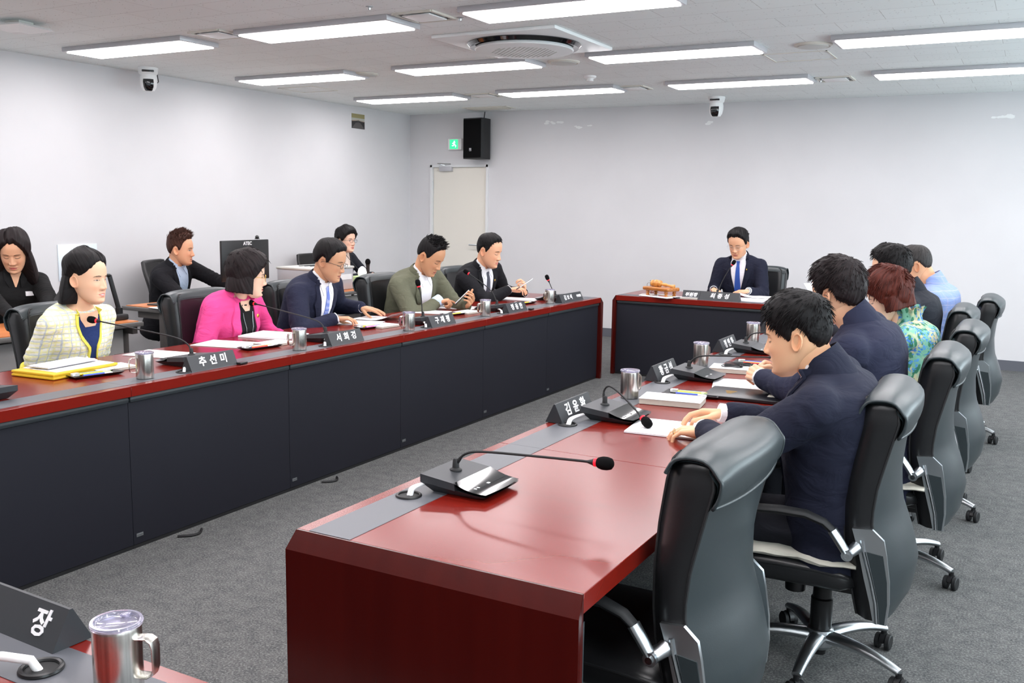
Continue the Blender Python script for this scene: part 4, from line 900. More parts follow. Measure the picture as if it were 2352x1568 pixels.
def head_points(jaw=1.0, open_=0.0, male=True):
    nz, na = 120, 132
    t = np.linspace(0, 1, nz); z = -.120 + .2455 * (t + .035 * np.sin(2 * np.pi * t) * -1)
    q = (np.arange(na) / na) * 2 - 1                      # -1..1, dense at the front
    az = np.sign(q) * np.pi * (np.abs(q) * .55 + .45 * np.abs(q) ** 2.0)
    Z, A = np.meshgrid(z, az, indexing='ij')
    w = tab(Z, list(zip(HZ, HWD))); xf = tab(Z, list(zip(HZ, HXF))); xb = tab(Z, list(zip(HZ, HXB)))
    jw = np.where(Z < -.03, 1 + (jaw - 1) * np.clip((-.03 - Z) / .04, 0, 1), 1); w = w * jw
    cx = np.clip((xf + xb) / 2 + .0, -.02, .05); ca, sa = np.cos(A), np.sin(A)
    fr = ca > 0
    e = np.where(fr, .82, .95)
    X = cx + np.where(fr, (xf - cx) * np.abs(ca) ** e, -(cx - xb) * np.abs(ca) ** e); Y = w * np.sign(sa) * np.abs(sa) ** .92
    F = np.clip(ca * 2.2, 0, 1) * (X > 0)
    d = np.zeros_like(X)
    # nose
    nl = np.interp(Z, [-.052, -.047, -.041, -.034, -.02, -.002, .012], [0, .008, .019, .0225, .0155, .0065, 0])
    ns = np.interp(Z, [-.052, -.040, -.03, 0, .012], [.011, .0125, .0105, .0085, .012])
    d += nl * G(Y, ns)
    for s in (-1, 1):
        d += .0085 * G(Y - s * .0135, .0062) * G(Z + .039, .0075)           # nostril wings
        d -= .0075 * G(Y - s * .030, .0150) * G(Z - .002, .0105)            # sockets
        d += .0062 * G(Y - s * .0315, .0115) * G(Z + .0005, .0072)          # lids over the eyeball
        d += .0030 * G(Y - s * .027, .016) * G(Z - .021, .006)              # brow
        d += .0045 * G(Y - s * .041, .016) * G(Z + .030, .016)              # cheek
        d -= .0022 * G(Y - s * .023, .006) * G(Z + .052, .012)              # fold beside the mouth
    d += .0058 * G(Y, .019) * G(Z + .0635, .0048) + .0062 * G(Y, .016) * G(Z + .0755, .0055)
    d -= .0045 * G(Y, .021) * G(Z + .0695, .0022) + .0035 * G(Y, .02) * G(Z + .087, .005)
    d += .0050 * G(Y, .017) * G(Z + .103, .010)
    d += .0012 * G(Y, .004) * G(Z + .056, .006) * -1
    X = X + d * F
    return X, Y, Z, F
def head_colors(X, Y, Z, F, skin, lips, brow, eyes, open_mouth):
    c = np.ones(X.shape + (3,)) * np.array(lin(skin)[:3])
    def blend(mask, col):
        nonlocal c
        m_ = np.clip(mask, 0, 1)[..., None]; c = c * (1 - m_) + np.array(lin(col)[:3]) * m_
    blend(.35 * F * sum(G(Y - s * .040, .018) * G(Z + .032, .016) for s in (-1, 1)) + .3 * G(Y, .012) * G(Z + .038, .01) * F, tuple(min(255, int(a * b)) for a, b in zip(skin, (1.0, .84, .82))))
    st = lambda a, w_: np.clip(.5 - a / w_, 0, 1)
    hw = .0235
    lip = st(np.abs(Y) - hw, .003) * st(np.abs(Z + .0695 + .10 * Y * Y / hw * 0) - (.0088 - .0085 * (Y / hw) ** 2), .002) * F
    blend(lip * .85, lips)
    if open_mouth:
        zc = -.0690 + 8 * Y * Y; blend(st(np.abs(Y) - .0165, .002) * st(np.abs(Z - zc) - .0030 * (1 - (Y / .017) ** 2), .0015) * F, (236, 230, 224))
    else: blend(st(np.abs(Y) - .023, .003) * G(Z + .0695 - 3.0 * Y * Y, .0012) * F * .7, tuple(int(a * .45) for a in lips))
    for s in (-1, 1):
        y = (Y * s - .0315) / .0175; bz = .0215 - .0035 * y * y - .0012 * y
        blend(st(np.abs(y) - 1, .15) * st(np.abs(Z - bz) - brow[1] * (1 - .35 * (y + .3) ** 2), .0015) * F * .9, brow[0])
        e = (Y * s - .0315) / .0148
        zl = -.0015 - .0035 * (1 - e * e)
        if eyes == 'down':
            blend(st(np.abs(e) - 1, .1) * G(Z - zl - .0, .0022) * F * .95, (30, 22, 22)); blend(st(np.abs(e) - 1, .2) * G(Z - .0075 - .002 * (1 - e * e), .0011) * F * .35, (120, 78, 62))
        else:
            op = {'open': .0048, 'smile': .0028}[eyes]; up = .0005 + op * (1 - e * e); lo = .0005 - op * .6 * (1 - e * e)
            blend(st(np.abs(e) - 1, .1) * st(lo - Z, .001) * st(Z - up, .001) * F, (228, 224, 220))
            blend(st(np.sqrt((Y * s - .0320) ** 2 + (Z - .001) ** 2) - .0052, .001) * st(lo - Z, .001) * st(Z - up, .001) * F, (26, 18, 16))
            blend(st(np.abs(e) - 1.05, .1) * G(Z - up, .0012) * F, (24, 18, 18)); blend(st(np.abs(e) - 1, .1) * G(Z - lo, .0008) * F * .35, (60, 40, 34))
        blend(G(Y * s - .0085, .0036) * G(Z + .0475, .0022) * F * .8, (70, 36, 30))
    return c
def ear_mesh():
    v = []; n, m_ = 9, 24
    for i in range(n + 1):
        r = i / n
        for j in range(m_):
            a = 2 * math.pi * j / m_; ex = .0175 * r * math.cos(a) * (1 - .18 * math.sin(a) * -1 * .6); ez = .031 * r * math.sin(a)
            h = .006 + .008 * math.exp(-((r - .86) / .13) ** 2) - .005 * math.exp(-(r / .45) ** 2) - .010 * max(0, r - .93) / .07
            h += .010 * max(0, -math.cos(a)) * r
            v.append((ex - .0, h, ez))
    f = [(i * m_ + j, i * m_ + (j + 1) % m_, (i + 1) * m_ + (j + 1) % m_, (i + 1) * m_ + j) for i in range(n) for j in range(m_)]
    return v, f
EV, EF = ear_mesh()
# hands -----------------------------------------------------------------
HANDS = {}
POSES = {'flat': dict(c=[(8, 10, 6)] * 4, sp=5, th=(38, 12, 8)), 'relaxed': dict(c=[(18, 28, 16), (22, 32, 18), (26, 36, 20), (30, 38, 22)], sp=4, th=(34, 18, 14)),
         'type': dict(c=[(30, 34, 20), (28, 38, 20), (30, 40, 22), (32, 42, 24)], sp=3, th=(30, 24, 16)), 'hold': dict(c=[(42, 46, 26), (46, 52, 30), (50, 56, 30), (54, 58, 30)], sp=4, th=(50, -6, 4)),
         'point': dict(c=[(24, 12, 8), (62, 70, 40), (68, 74, 42), (70, 76, 42)], sp=2, th=(26, 34, 24)), 'pen': dict(c=[(48, 46, 22), (52, 56, 34), (60, 66, 40), (64, 70, 42)], sp=1, th=(30, 30, 26)),
         'clasp': dict(c=[(48, 56, 28), (50, 58, 30), (52, 60, 30), (54, 62, 32)], sp=3, th=(26, 22, 20)), 'fist': dict(c=[(64, 82, 50)] * 4, sp=1, th=(24, 40, 34)), 'thumbup': dict(c=[(46, 52, 30), (50, 56, 32), (54, 60, 32), (58, 62, 34)], sp=3, th=(78, -8, -4))}
def hand_mesh(pose):
    if pose in HANDS: return HANDS[pose]
    p = POSES[pose]; mb = MB()
    mb.capsule((-.045, 0, 0), (.004, 0, 0), .0245, .0265, 14)
    kn = [(.088, .030, .002), (.092, .010, .005), (.087, -.010, .003), (.079, -.028, -.001)]
    for k, (x, y, z) in enumerate(kn): mb.capsule((.004, y * .55, 0), (x - .004, y, z), .0150, .0118 if k < 3 else .0105, 10)
    mb.ball((.035, .020, -.006), (.032, .017, .015), 14); mb.ball((.040, -.018, -.006), (.034, .014, .013), 14); mb.ball((.05, 0, -.001), (.04, .034, .012), 14)
    L = [(.041, .024, .020), (.045, .028, .021), (.041, .026, .020), (.032, .019, .018)]
    for k in range(4):
        P0 = Vector(kn[k]); base = Matrix.Rotation(R(p['sp'] * (1.5 - k)), 3, 'Z'); a = 0; r = [.0092, .0092, .0088, .0078][k]
        for s_, (ln, cu) in enumerate(zip(L[k], p['c'][k])):
            a += cu; d = base @ Vector((math.cos(R(a)), 0, -math.sin(R(a)))); P1_ = P0 + d * ln
            mb.capsule(P0, P1_, r, r * .92, 10); mb.ball(P0, r * 1.05, 10); P0 = P1_; r *= .92
    P0 = Vector((.020, .022, -.006)); a, b, c = p['th']; ang = a; dn = .42
    for ln, cu, r0, r1 in ((.042, 0, .0145, .0115), (.032, b, .0112, .0100), (.026, c, .0100, .0085)):
        ang -= cu; d = Vector((math.cos(R(ang)), math.sin(R(ang)), -dn)).normalized(); P1_ = P0 + d * ln; mb.capsule(P0, P1_, r0, r1, 12); P0 = P1_; dn *= .7
    HANDS[pose] = fuse(mb, .0030, 2); return HANDS[pose]

def noise3(v, s, seed=0.0):
    return np.array([noise.noise(Vector((p[0] * s + seed, p[1] * s, p[2] * s))) for p in v])
class Person: pass
def person(label, pos, yaw, head, hy=0, hp=0, hr=0, hs=1.06, female=False, skin=(222, 178, 148), lips=(190, 104, 98), brow=((24, 18, 17), .0027), eyes='down', smile=False,
           hands=(), top='navy', width=1.0, depth=1.0, sleeve='long', bottoms='trousers', jaw=1.0, shoulder=None, nbo=(.012, .032), hipz=.49, neckr=None, name='person'):
    """pos: hips (x, y) on the seat; head: world point between the ears; yaw degrees; hy head yaw relative to the body"""
    p = Person(); cat = 'person'; p.skin = lin(skin)
    root = thing(name, label, cat, (pos[0], pos[1], 0), R(yaw)); p.root = root
    Ri = Matrix.Rotation(-R(yaw), 3, 'Z'); o3 = Vector((pos[0], pos[1], 0)); L = lambda w_: Ri @ (Vector(w_) - o3); p.L = L; LD = lambda d: (Ri @ Vector(d)).normalized(); p.LD = LD
    HC = L(head); Rh = Matrix.Rotation(R(hy), 3, 'Z') @ Matrix.Rotation(R(hp), 3, 'Y') @ Matrix.Rotation(R(hr), 3, 'X'); p.Rh = Rh; p.HC = HC; p.hs = hs
    hip = Vector((0, 0, hipz)); hup = Rh @ Vector((0, 0, 1)); nd = (hup * .45 + Vector((0, 0, 1)) * .55 + Vector((HC.x * .4, HC.y * .3, 0))).normalized()
    NB = HC - nd * (.143 * hs / 1.06) - (Matrix.Rotation(R(hy * .3), 3, 'Z') @ Vector((.022, 0, 0)))
    NB = NB + Vector((-nbo[0], 0, nbo[1]))
    tu = (NB - hip); TL = tu.length; tu.normalize(); tl = Vector((0, 1, 0)); tl = (tl - tu * tl.dot(tu)).normalized(); tf = tl.cross(tu).normalized()
    p.NB, p.tu, p.tl, p.tf, p.TL, p.hip = NB, tu, tl, tf, TL, hip
    sw = (shoulder or (.165 if female else .185)) * width
    # ---- torso
    k = width; dd = depth
    prof = [(-.22, .18, .13, -.01), (-.10, .19, .135, 0), (.10, .172, .13, .005), (.30, .170, .122, .008), (.52, .184, .134, .002), (.72, .200, .134, -.012), (.83, .202, .122, -.020), (.89, .186, .108, -.022), (.935, .150, .092, -.020), (.965, .112, .080, -.014), (.985, .090, .070, -.008)]
    if female: prof = [(s, w_ * .90, d_ * (.93 if not .45 < s < .8 else 1.05), x + (.012 if .45 < s < .8 else 0)) for s, w_, d_, x in prof]
    def trings(g=0.0, s0=-9, s1=9):
        rr = []
        for s, w_, d_, x in prof:
            if s < s0 or s > s1: continue
            c = hip + tu * (s * TL) + tf * x; w2 = w_ * (k if s < .9 else 1) + g; d2 = d_ * (dd if s < .9 else 1) + g
            rr.append([c + tl * (w2 * math.copysign(abs(math.sin(a)) ** .85, math.sin(a))) + tf * (d2 * math.copysign(abs(math.cos(a)) ** .9, math.cos(a))) for a in [2 * math.pi * j / 32 for j in range(32)]])
        return rr
    p.trings = trings
    tor = MB().loft(trings()); sl = MB()
    arms = []; armr = (.073, .062, .053, .043) if not female else (.062, .054, .044, .035)
    armr = tuple(r * (.6 + .4 * k) for r in armr)
    bare = MB()
    handinfo = []
    for side in (-1, 1):                                   # -1 right, +1 left
        S = hip + tu * (.845 * TL) + tl * (side * sw); S0 = hip + tu * (.87 * TL) + tl * (side * sw * .45)
        h = next((q for q in hands if q['s'] == side), None)
        if h is None: h = dict(s=side, w=None)
        if h['w'] is None: Wp = Vector((.26, side * .16, hipz + .10)); fd = Vector((1, -side * .2, -.1)).normalized(); nn = Vector((0, 0, 1)); pose = 'relaxed'
        else: Wp = L(h['w']); fd = LD(h['d']); nn = LD(h.get('n', (0, 0, 1))); pose = h.get('pose', 'relaxed')
        nn = (nn - fd * nn.dot(fd)).normalized()
        ua, fa = (.285, .25) if not female else (.265, .235)
        D = (Wp - S); dist = D.length
        if dist > (ua + fa) * .995: sc_ = dist / ((ua + fa) * .995); ua *= sc_; fa *= sc_
        dn = D.normalized(); a_ = (ua * ua - fa * fa + dist * dist) / (2 * dist); hh = math.sqrt(max(0, ua * ua - a_ * a_))
        hint = h.get('e', None); hint = LD(hint) if hint is not None else Vector((-.35, side * .55, -1))
        hint = (hint - dn * hint.dot(dn)).normalized(); E = S + dn * a_ + hint * hh
        fdir = (Wp - E).normalized()
        arms.append((S0, S, E, Wp, fdir)); handinfo.append((side, Wp, fd, nn, pose))
        sl.capsule(S0, S, .060 * (.5 + .5 * k), armr[0] * 1.0, 14)
        if sleeve == 'long': sl.capsule(S, E, armr[0], armr[1], 16); sl.capsule(E, Wp - fdir * .016, armr[1], armr[3] * 1.06, 16); sl.ball(E, armr[1] * 1.03, 14)
        elif sleeve == 'short':
            m_ = S.lerp(E, .80); q2 = MB(); sl.capsule(S, m_, armr[0] * 1.05, armr[0] * 1.02, 16); bare.capsule(S, E, armr[0] * .8, armr[1] * .78, 14); bare.capsule(E, Wp, armr[1] * .78, armr[3] * .72, 14)
        elif sleeve == 'elbow':
            sl.capsule(S, E, armr[0] * 1.02, armr[1] * 1.1, 16); bare.capsule(S, E, armr[1] * .8, armr[1] * .78, 14); bare.capsule(E, Wp, armr[1] * .78, armr[3] * .72, 14)
    p.arms = arms; p.armr = armr
    both = MB(); both.v = tor.v + sl.v; both.f = tor.f + [tuple(i + len(tor.v) for i in f) for f in sl.f]
    v, f = fuse(both, .0105, 4)
    # soft folds: near elbows, at the waist
    dis = np.zeros(len(v)); nrm = np.zeros((len(v), 3)); fa_ = np.array([q for q in f if len(q) == 4]); 
    a1 = v[fa_[:, 1]] - v[fa_[:, 0]]; a2 = v[fa_[:, 3]] - v[fa_[:, 0]]; fn = np.cross(a1, a2)
    for j in range(4): np.add.at(nrm, fa_[:, j], fn)
    nrm /= (np.linalg.norm(nrm, axis=1)[:, None] + 1e-12)
    for S0, S, E, Wp, fdir in arms:
        dE = np.linalg.norm(v - np.array(E), axis=1); ax = np.array((E - S).normalized()) * .5 + np.array(fdir) * .5
        t_ = (v - np.array(E)) @ ax; dis += .0042 * np.exp(-(dE / .11) ** 2) * np.sin(t_ * 190 + 5 * noise3(v, 7, 3.1)); 
        dS = np.linalg.norm(v - np.array(S), axis=1); dis += .0022 * np.exp(-(dS / .10) ** 2) * np.sin(t_ * 120 + 6 * noise3(v, 8, 9.7))
    dis += .0045 * noise3(v, 9, pos[1]) + .0018 * noise3(v, 22, 5)
    v = v + nrm * dis[:, None]
    j = MB(); j.v = [tuple(q) for q in v]; j.f = f; j.m = [0] * len(f)
    p.top = j.build('jacket' if top not in ('tweed', 'floral', 'black_top') else {'tweed': 'jacket', 'floral': 'blouse', 'black_top': 'shirt'}[top], top, root, ang=180)
    tv = MB().loft(trings(.001) + [[NB + tu * z_ + tl * (w_ * math.sin(a)) + tf * (d_ * math.cos(a) + x_) for a in [2 * math.pi * j / 32 for j in range(32)]] for z_, w_, d_, x_ in [(a_, b_ * (.80 if female else 1), c_ * (.80 if female else 1), d_) for a_, b_, c_, d_ in ((.002, .078, .070, 0), (.03, .066, .064, .004), (.08, .060, .060, .01))]]); p.bvh = BVHTree.FromPolygons([Vector(q) for q in v], f); p.tb = BVHTree.FromPolygons([Vector(q) for q in tv.v], tv.f)
    # ---- trousers and shoes
    lg = MB(); lg.loft([[hip + Vector((x, y * .17 * k, z)) for x, y, z in [(math.cos(a) * .13 - .0, math.sin(a), zz) for a in [2 * math.pi * q / 20 for q in range(20)]]] for zz in (-.075, -.03, .04)])
    for s in (-1, 1):
        kn = Vector((.42, s * .10, .475)); an = Vector((.40, s * .10, .09)); lg.capsule(hip + Vector((.02, s * .085, -.01)), kn, .078, .058, 14); lg.capsule(kn, an, .056, .04, 14)
    v2, f2 = fuse(lg, .016, 3); q = MB(); q.v = [tuple(a) for a in v2]; q.f = f2; q.m = [0] * len(f2); q.build('trousers', bottoms, root, ang=180)
    for s in (-1, 1):
        q = MB(); rr = []
        for x, w_, h_ in ((-.075, .02, .03), (-.06, .034, .06), (-.02, .036, .075), (.05, .040, .06), (.12, .046, .045), (.17, .040, .035), (.195, .02, .022)):
            rr.append([Vector((.40 + x, s * .10 + w_ * math.cos(a), .004 + h_ * max(0, math.sin(a)))) for a in [2 * math.pi * i / 16 for i in range(16)]])
        q.loft(rr); q.build('shoe', 'gloss_black', root)
    # ---- body: neck, chest, bare arms, hands, head: one mesh
    body = MB(); nr = neckr or (.046 if female else .053); jawc = HC + Rh @ Vector((-.018 * hs, 0, -.060 * hs)); back = HC + Rh @ Vector((-.045 * hs, 0, -.02 * hs))
    ne = MB(); ne.loft([r for r in trings(-.012, .3, .99)]); ne.capsule(NB - tu * .06 + tf * -.004, jawc, nr * 1.12, nr, 20); ne.capsule(NB - tu * .05 - tf * .010, back, nr * .85, nr * .8, 16); ne.ball(HC + Rh @ Vector((-.012 * hs, 0, -.045 * hs)), (.060 * hs, .052 * hs, .050 * hs), 16); ne.loft([[NB + tu * z_ + tl * (w_ * math.sin(a)) + tf * (d_ * math.cos(a) - .008) for a in [2 * math.pi * j / 20 for j in range(20)]] for z_, w_, d_ in ((-.05, .09, .055), (-.015, .062, .052), (.03, .052, .050))])
    if bare.v: ne.v += bare.v[:] ; off = len(ne.v) - len(bare.v); ne.f += [tuple(i + off for i in q) for q in bare.f]
    else:
        for S0, S, E, Wp, fdir in arms: ne.capsule(S, E, armr[1] * .55, armr[1] * .55, 10); ne.capsule(E, Wp, armr[1] * .5, armr[3] * .5, 10)
    v3, f3 = fuse(ne, .009, 4); sk = np.array(lin(skin)[:3])
    V = [v3]; F = list(f3); C = [np.tile(sk * np.array([.97, .93, .90]) ** .5, (len(v3), 1))]; n0 = len(v3)
    for side, Wp, fd, nn, pose in handinfo:
        hv, hf = hand_mesh(pose); X = np.array(fd); Zn = np.array(nn); Yt = np.cross(Zn, X) * (-side); hsz = .93 if female else 1.0
        fdir_ = np.array(arms[0 if side < 0 else 1][4]); w_ = np.array(Wp) + hsz * (np.maximum(hv[:, :1], 0) * X + np.minimum(hv[:, :1], 0) * (.75 * fdir_ + .25 * X) + hv[:, 1:2] * Yt + hv[:, 2:] * Zn); V.append(w_)
        F += [tuple((i + n0) for i in (q if side < 0 else reversed(q))) for q in hf]; n0 += len(w_)
        C.append(np.tile(sk, (len(w_), 1)) * (1 - .10 * np.clip((hv[:, :1] - .1) / .06, 0, 1) * np.array([[.0, .6, .5]])))
    X, Y, Z, Fm = head_points(jaw, 0, not female); col = head_colors(X, Y, Z, Fm, skin, lips, brow, eyes, smile)
    if smile:
        for s in (-1, 1): pass
    nz, na = X.shape; hv = np.stack([X, Y, Z], -1).reshape(-1, 3) * hs; Rn = np.array(Rh); wv = hv @ Rn.T + np.array(HC)
    hf = [(i * na + q, i * na + (q + 1) % na, (i + 1) * na + (q + 1) % na, (i + 1) * na + q) for i in range(nz - 1) for q in range(na)]
    hf += [tuple(reversed(range(na))), tuple(range((nz - 1) * na, nz * na))]
    V.append(wv); F += [tuple(i + n0 for i in q) for q in hf]; C.append(col.reshape(-1, 3)); n0 += len(wv)
    p.hbvh = BVHTree.FromPolygons([Vector(a) for a in hv], hf)
    for s in (-1, 1):
        ev = np.array([(x, y * s, z) for x, y, z in EV]); tilt = R(12); ev = np.stack([ev[:, 0] * math.cos(tilt) - ev[:, 2] * math.sin(tilt), ev[:, 1], ev[:, 0] * math.sin(tilt) + ev[:, 2] * math.cos(tilt)], -1)
        ev = (ev + np.array([-.010, s * .0675, -.010])) * hs; V.append(ev @ Rn.T + np.array(HC)); F += [tuple(i + n0 for i in (q if s > 0 else reversed(q))) for q in EF]; n0 += len(ev)
        C.append(np.tile(sk * np.array([1.0, .90, .86]), (len(ev), 1)))
    V = np.concatenate(V); C = np.concatenate(C)
    q = MB(); q.v = [tuple(a) for a in V]; q.f = F; q.m = [0] * len(F); bo = q.build('body', 'skin', root, ang=180)
    ca = bo.data.color_attributes.new('Col', 'FLOAT_COLOR', 'POINT'); ca.data.foreach_set('color', np.concatenate([C, np.ones((len(C), 1))], 1).ravel())
    p.body = bo; return p
def drape(p, name, m_, A, B, nu=14, nv=5, off=.004, th=.004, parent=None, tors=False):
    """strip between polylines A and B given as (side, up) from the neck base, laid on the front of the torso"""
    def samp(pl, t):
        d = [0]
        for a, b in zip(pl, pl[1:]): d.append(d[-1] + math.hypot(b[0] - a[0], b[1] - a[1]) + 1e-9)
        t *= d[-1]; return (float(np.interp(t, d, [q[0] for q in pl])), float(np.interp(t, d, [q[1] for q in pl])))
    rows_ = []; bv = p.tb if tors else p.bvh
    for i in range(nu + 1):
        a = samp(A, i / nu); b = samp(B, i / nu); r = []
        for j in range(nv + 1):
            s = a[0] + (b[0] - a[0]) * j / nv; u = a[1] + (b[1] - a[1]) * j / nv
            o = p.NB + p.tl * s + p.tu * u + p.tf * .5; hit = bv.ray_cast(o, -p.tf)[0]
            hit2 = p.tb.ray_cast(o, -p.tf)[0]
            if hit is None or (hit2 is not None and ((hit - hit2).dot(p.tf) > .03 or (hit2 - hit).dot(p.tf) > 0)): hit = hit2
            if hit is None: hit = p.NB + p.tl * s + p.tu * u + p.tf * .06
            r.append(hit + p.tf * off)
        rows_.append(r)
    out = [[q + p.tf * th for q in r] for r in rows_]; b = MB(); b.loft(out, 0, False, False); inn = [[q - p.tf * .006 for q in r] for r in rows_]; b.loft(inn, 0, False, False)
    b.loft([[r[0] for r in out], [r[0] for r in inn]], 0, False, False); b.loft([[r[-1] for r in out], [r[-1] for r in inn]], 0, False, False)
    b.loft([out[0], inn[0]], 0, False, False); b.loft([out[-1], inn[-1]], 0, False, False)
    ob = b.build(name, m_, parent or p.root, ang=50)
    if m_ == 'skin':
        ca = ob.data.color_attributes.new('Col', 'FLOAT_COLOR', 'POINT'); ca.data.foreach_set('color', list(p.skin) * len(b.v))
    return ob
def collar(p, name, m_, r0, r1, h, gap=38, drop=.03, back=0.0, th=.004, up=0.0, base=None):
    """band round the neck, open at the front; r0 at the base, r1 at the upper edge"""
    ax = ((p.HC + p.Rh @ Vector((-.02, 0, -.06))) - p.NB).normalized() * .5 + p.tu * .5; ax.normalize(); l = (p.tl - ax * p.tl.dot(ax)).normalized(); fw = l.cross(ax)
    base = base if base is not None else (.020 if name == 'jacket_collar' else .012); n = 30; lo = []; hi = []; lo2 = []; hi2 = []
    for i in range(n + 1):
        a = R(gap + (360 - 2 * gap) * i / n); c, s = math.cos(a), math.sin(a); fr = max(0, c)
        for lst, r, z in ((lo, r0, -base - drop * fr + up), (hi, r1, h - drop * .55 * fr - back * max(0, -c) + up), (lo2, r0 - th, -base - drop * fr + up), (hi2, r1 - th, h - .001 - drop * .55 * fr + up)):
            low_ = lst is lo or lst is lo2; A_, F_, L_ = (p.tu, p.tf, p.tl) if low_ else (ax, fw, l)
            lst.append(p.NB + A_ * z + F_ * (r * c * 1.0 + (.0 if low_ else .004)) + L_ * (r * s * .98))
    md = [(a + b) / 2 + (((a + b) / 2 - p.NB) - ax * ((a + b) / 2 - p.NB).dot(ax)).normalized() * .003 for a, b in zip(lo, hi)]
    b = MB().loft([lo, md, hi, hi2, lo2], 0, False, False); b.loft([[lo[0], md[0], hi[0]], [lo2[0], (lo2[0] + hi2[0]) / 2, hi2[0]]], 0, False, False); b.loft([[lo[-1], md[-1], hi[-1]], [lo2[-1], (lo2[-1] + hi2[-1]) / 2, hi2[-1]]], 0, False, False)
    return b.build(name, m_, p.root, ang=60)
def suit(p, jm, shirt='white_shirt', tie=None, vw=.080, vd=.38, notch=True, lap=.050):
    if shirt:
        drape(p, 'shirt_front', shirt, [(-.056, -.006), (-vw, -.05), (-vw * .85, -.16), (-.012, -vd)], [(.056, -.006), (vw, -.05), (vw * .85, -.16), (.012, -vd)], 16, 8, .0015, .002)
        collar(p, 'shirt_collar', shirt, .068, .0600, .034, 26 if tie else 44, .046)
    if shirt:
        for s in (-1, 1): drape(p, 'collar_point', shirt, [(s * .009, -.006), (s * .016, -.030), (s * .046, -.078)], [(s * .066, .016), (s * .066, -.010), (s * .060, -.040)], 10, 4, .006, .003)
    if tie:
        drape(p, 'tie', tie, [(-.016, -.030), (-.012, -.062), (-.017, -.09), (-.032, -vd * .8), (-.034, -vd)], [(.016, -.030), (.012, -.062), (.017, -.09), (.032, -vd * .8), (.034, -vd)], 18, 4, .005, .005)
    for s in (-1, 1):
        A = [(s * .066, .012), (s * vw * .97, -.05), (s * vw * .80, -.16), (s * .004, -vd)]
        if notch: B = [(s * .088, .0), (s * (vw + lap * .75), -.085), (s * (vw + lap * .55), -.100), (s * (vw + lap * 1.02), -.118), (s * (vw * .80 + lap * .8), -.19), (s * .018, -vd)]
        else: B = [(s * .075, -.01), (s * (vw + lap * .8), -.1), (s * (vw * .72 + lap * .7), -.19), (s * .012, -vd)]
        drape(p, 'lapel', jm, A, B, 20, 5, .007, .0035)
    collar(p, 'jacket_collar', jm, .088, .0745, .026, 74, .030)
def cuffs(p, m_='white_shirt', ln=.022, r=None, which=(0, 1)):
    for i in which:
        S0, S, E, Wp, fd = p.arms[i]; rr = r or p.armr[3] * .86
        MB().tube([Wp - fd * .05, Wp - fd * .02, Wp + fd * (ln - .012)], [rr * .8, rr, rr * .96], 20).build('shirt_cuff', m_, p.root)
def glasses(p, m_='rail_dark', w=.0235, h=.0175, thick=.0012, lens=True, y0=.0325, rx=.100, z0=-.002):
    b = MB(); hs = p.hs; T = Matrix.Translation(p.HC) @ p.Rh.to_4x4() @ Matrix.Scale(hs, 4)
    for s in (-1, 1):
        b.tube([(rx - .006 * (math.cos(a) * .5 + .5) * 0 - .10 * (abs(y0 + w * math.cos(a)) - .01) ** 2 * 18 * .5, s * (y0 + w * math.cos(a)), z0 + h * math.sin(a)) for a in [2 * math.pi * k / 28 for k in range(28)]], thick, 6, T=T, endless=True)
        b.tube([(rx - .006, s * (y0 + w), z0 + .004), (rx - .016, s * (y0 + w + .014), z0 + .005), (.02, s * .0775, z0 + .006), (-.012, s * .0785, z0 + .002), (-.025, s * .0775, z0 - .014)], thick * 1.05, 6, T=T)
    b.tube([(rx, -.0095, z0 + .002), (rx + .002, 0, z0 + .005), (rx, .0095, z0 + .002)], thick, 6, T=T)
    o = b.build('glasses', m_, p.root)
    if lens:
        for s in (-1, 1):
            q = MB(); q.lathe([(w - .001, -.0005), (w - .001, .0005)], 24, 0, T @ Matrix.Translation((rx - .004, s * y0, z0)) @ Matrix.Rotation(R(90 + s * 6 * 0), 4, 'Y') @ Matrix.Scale(h / w, 4, (1, 0, 0))); q.build('lens', 'glass', o)
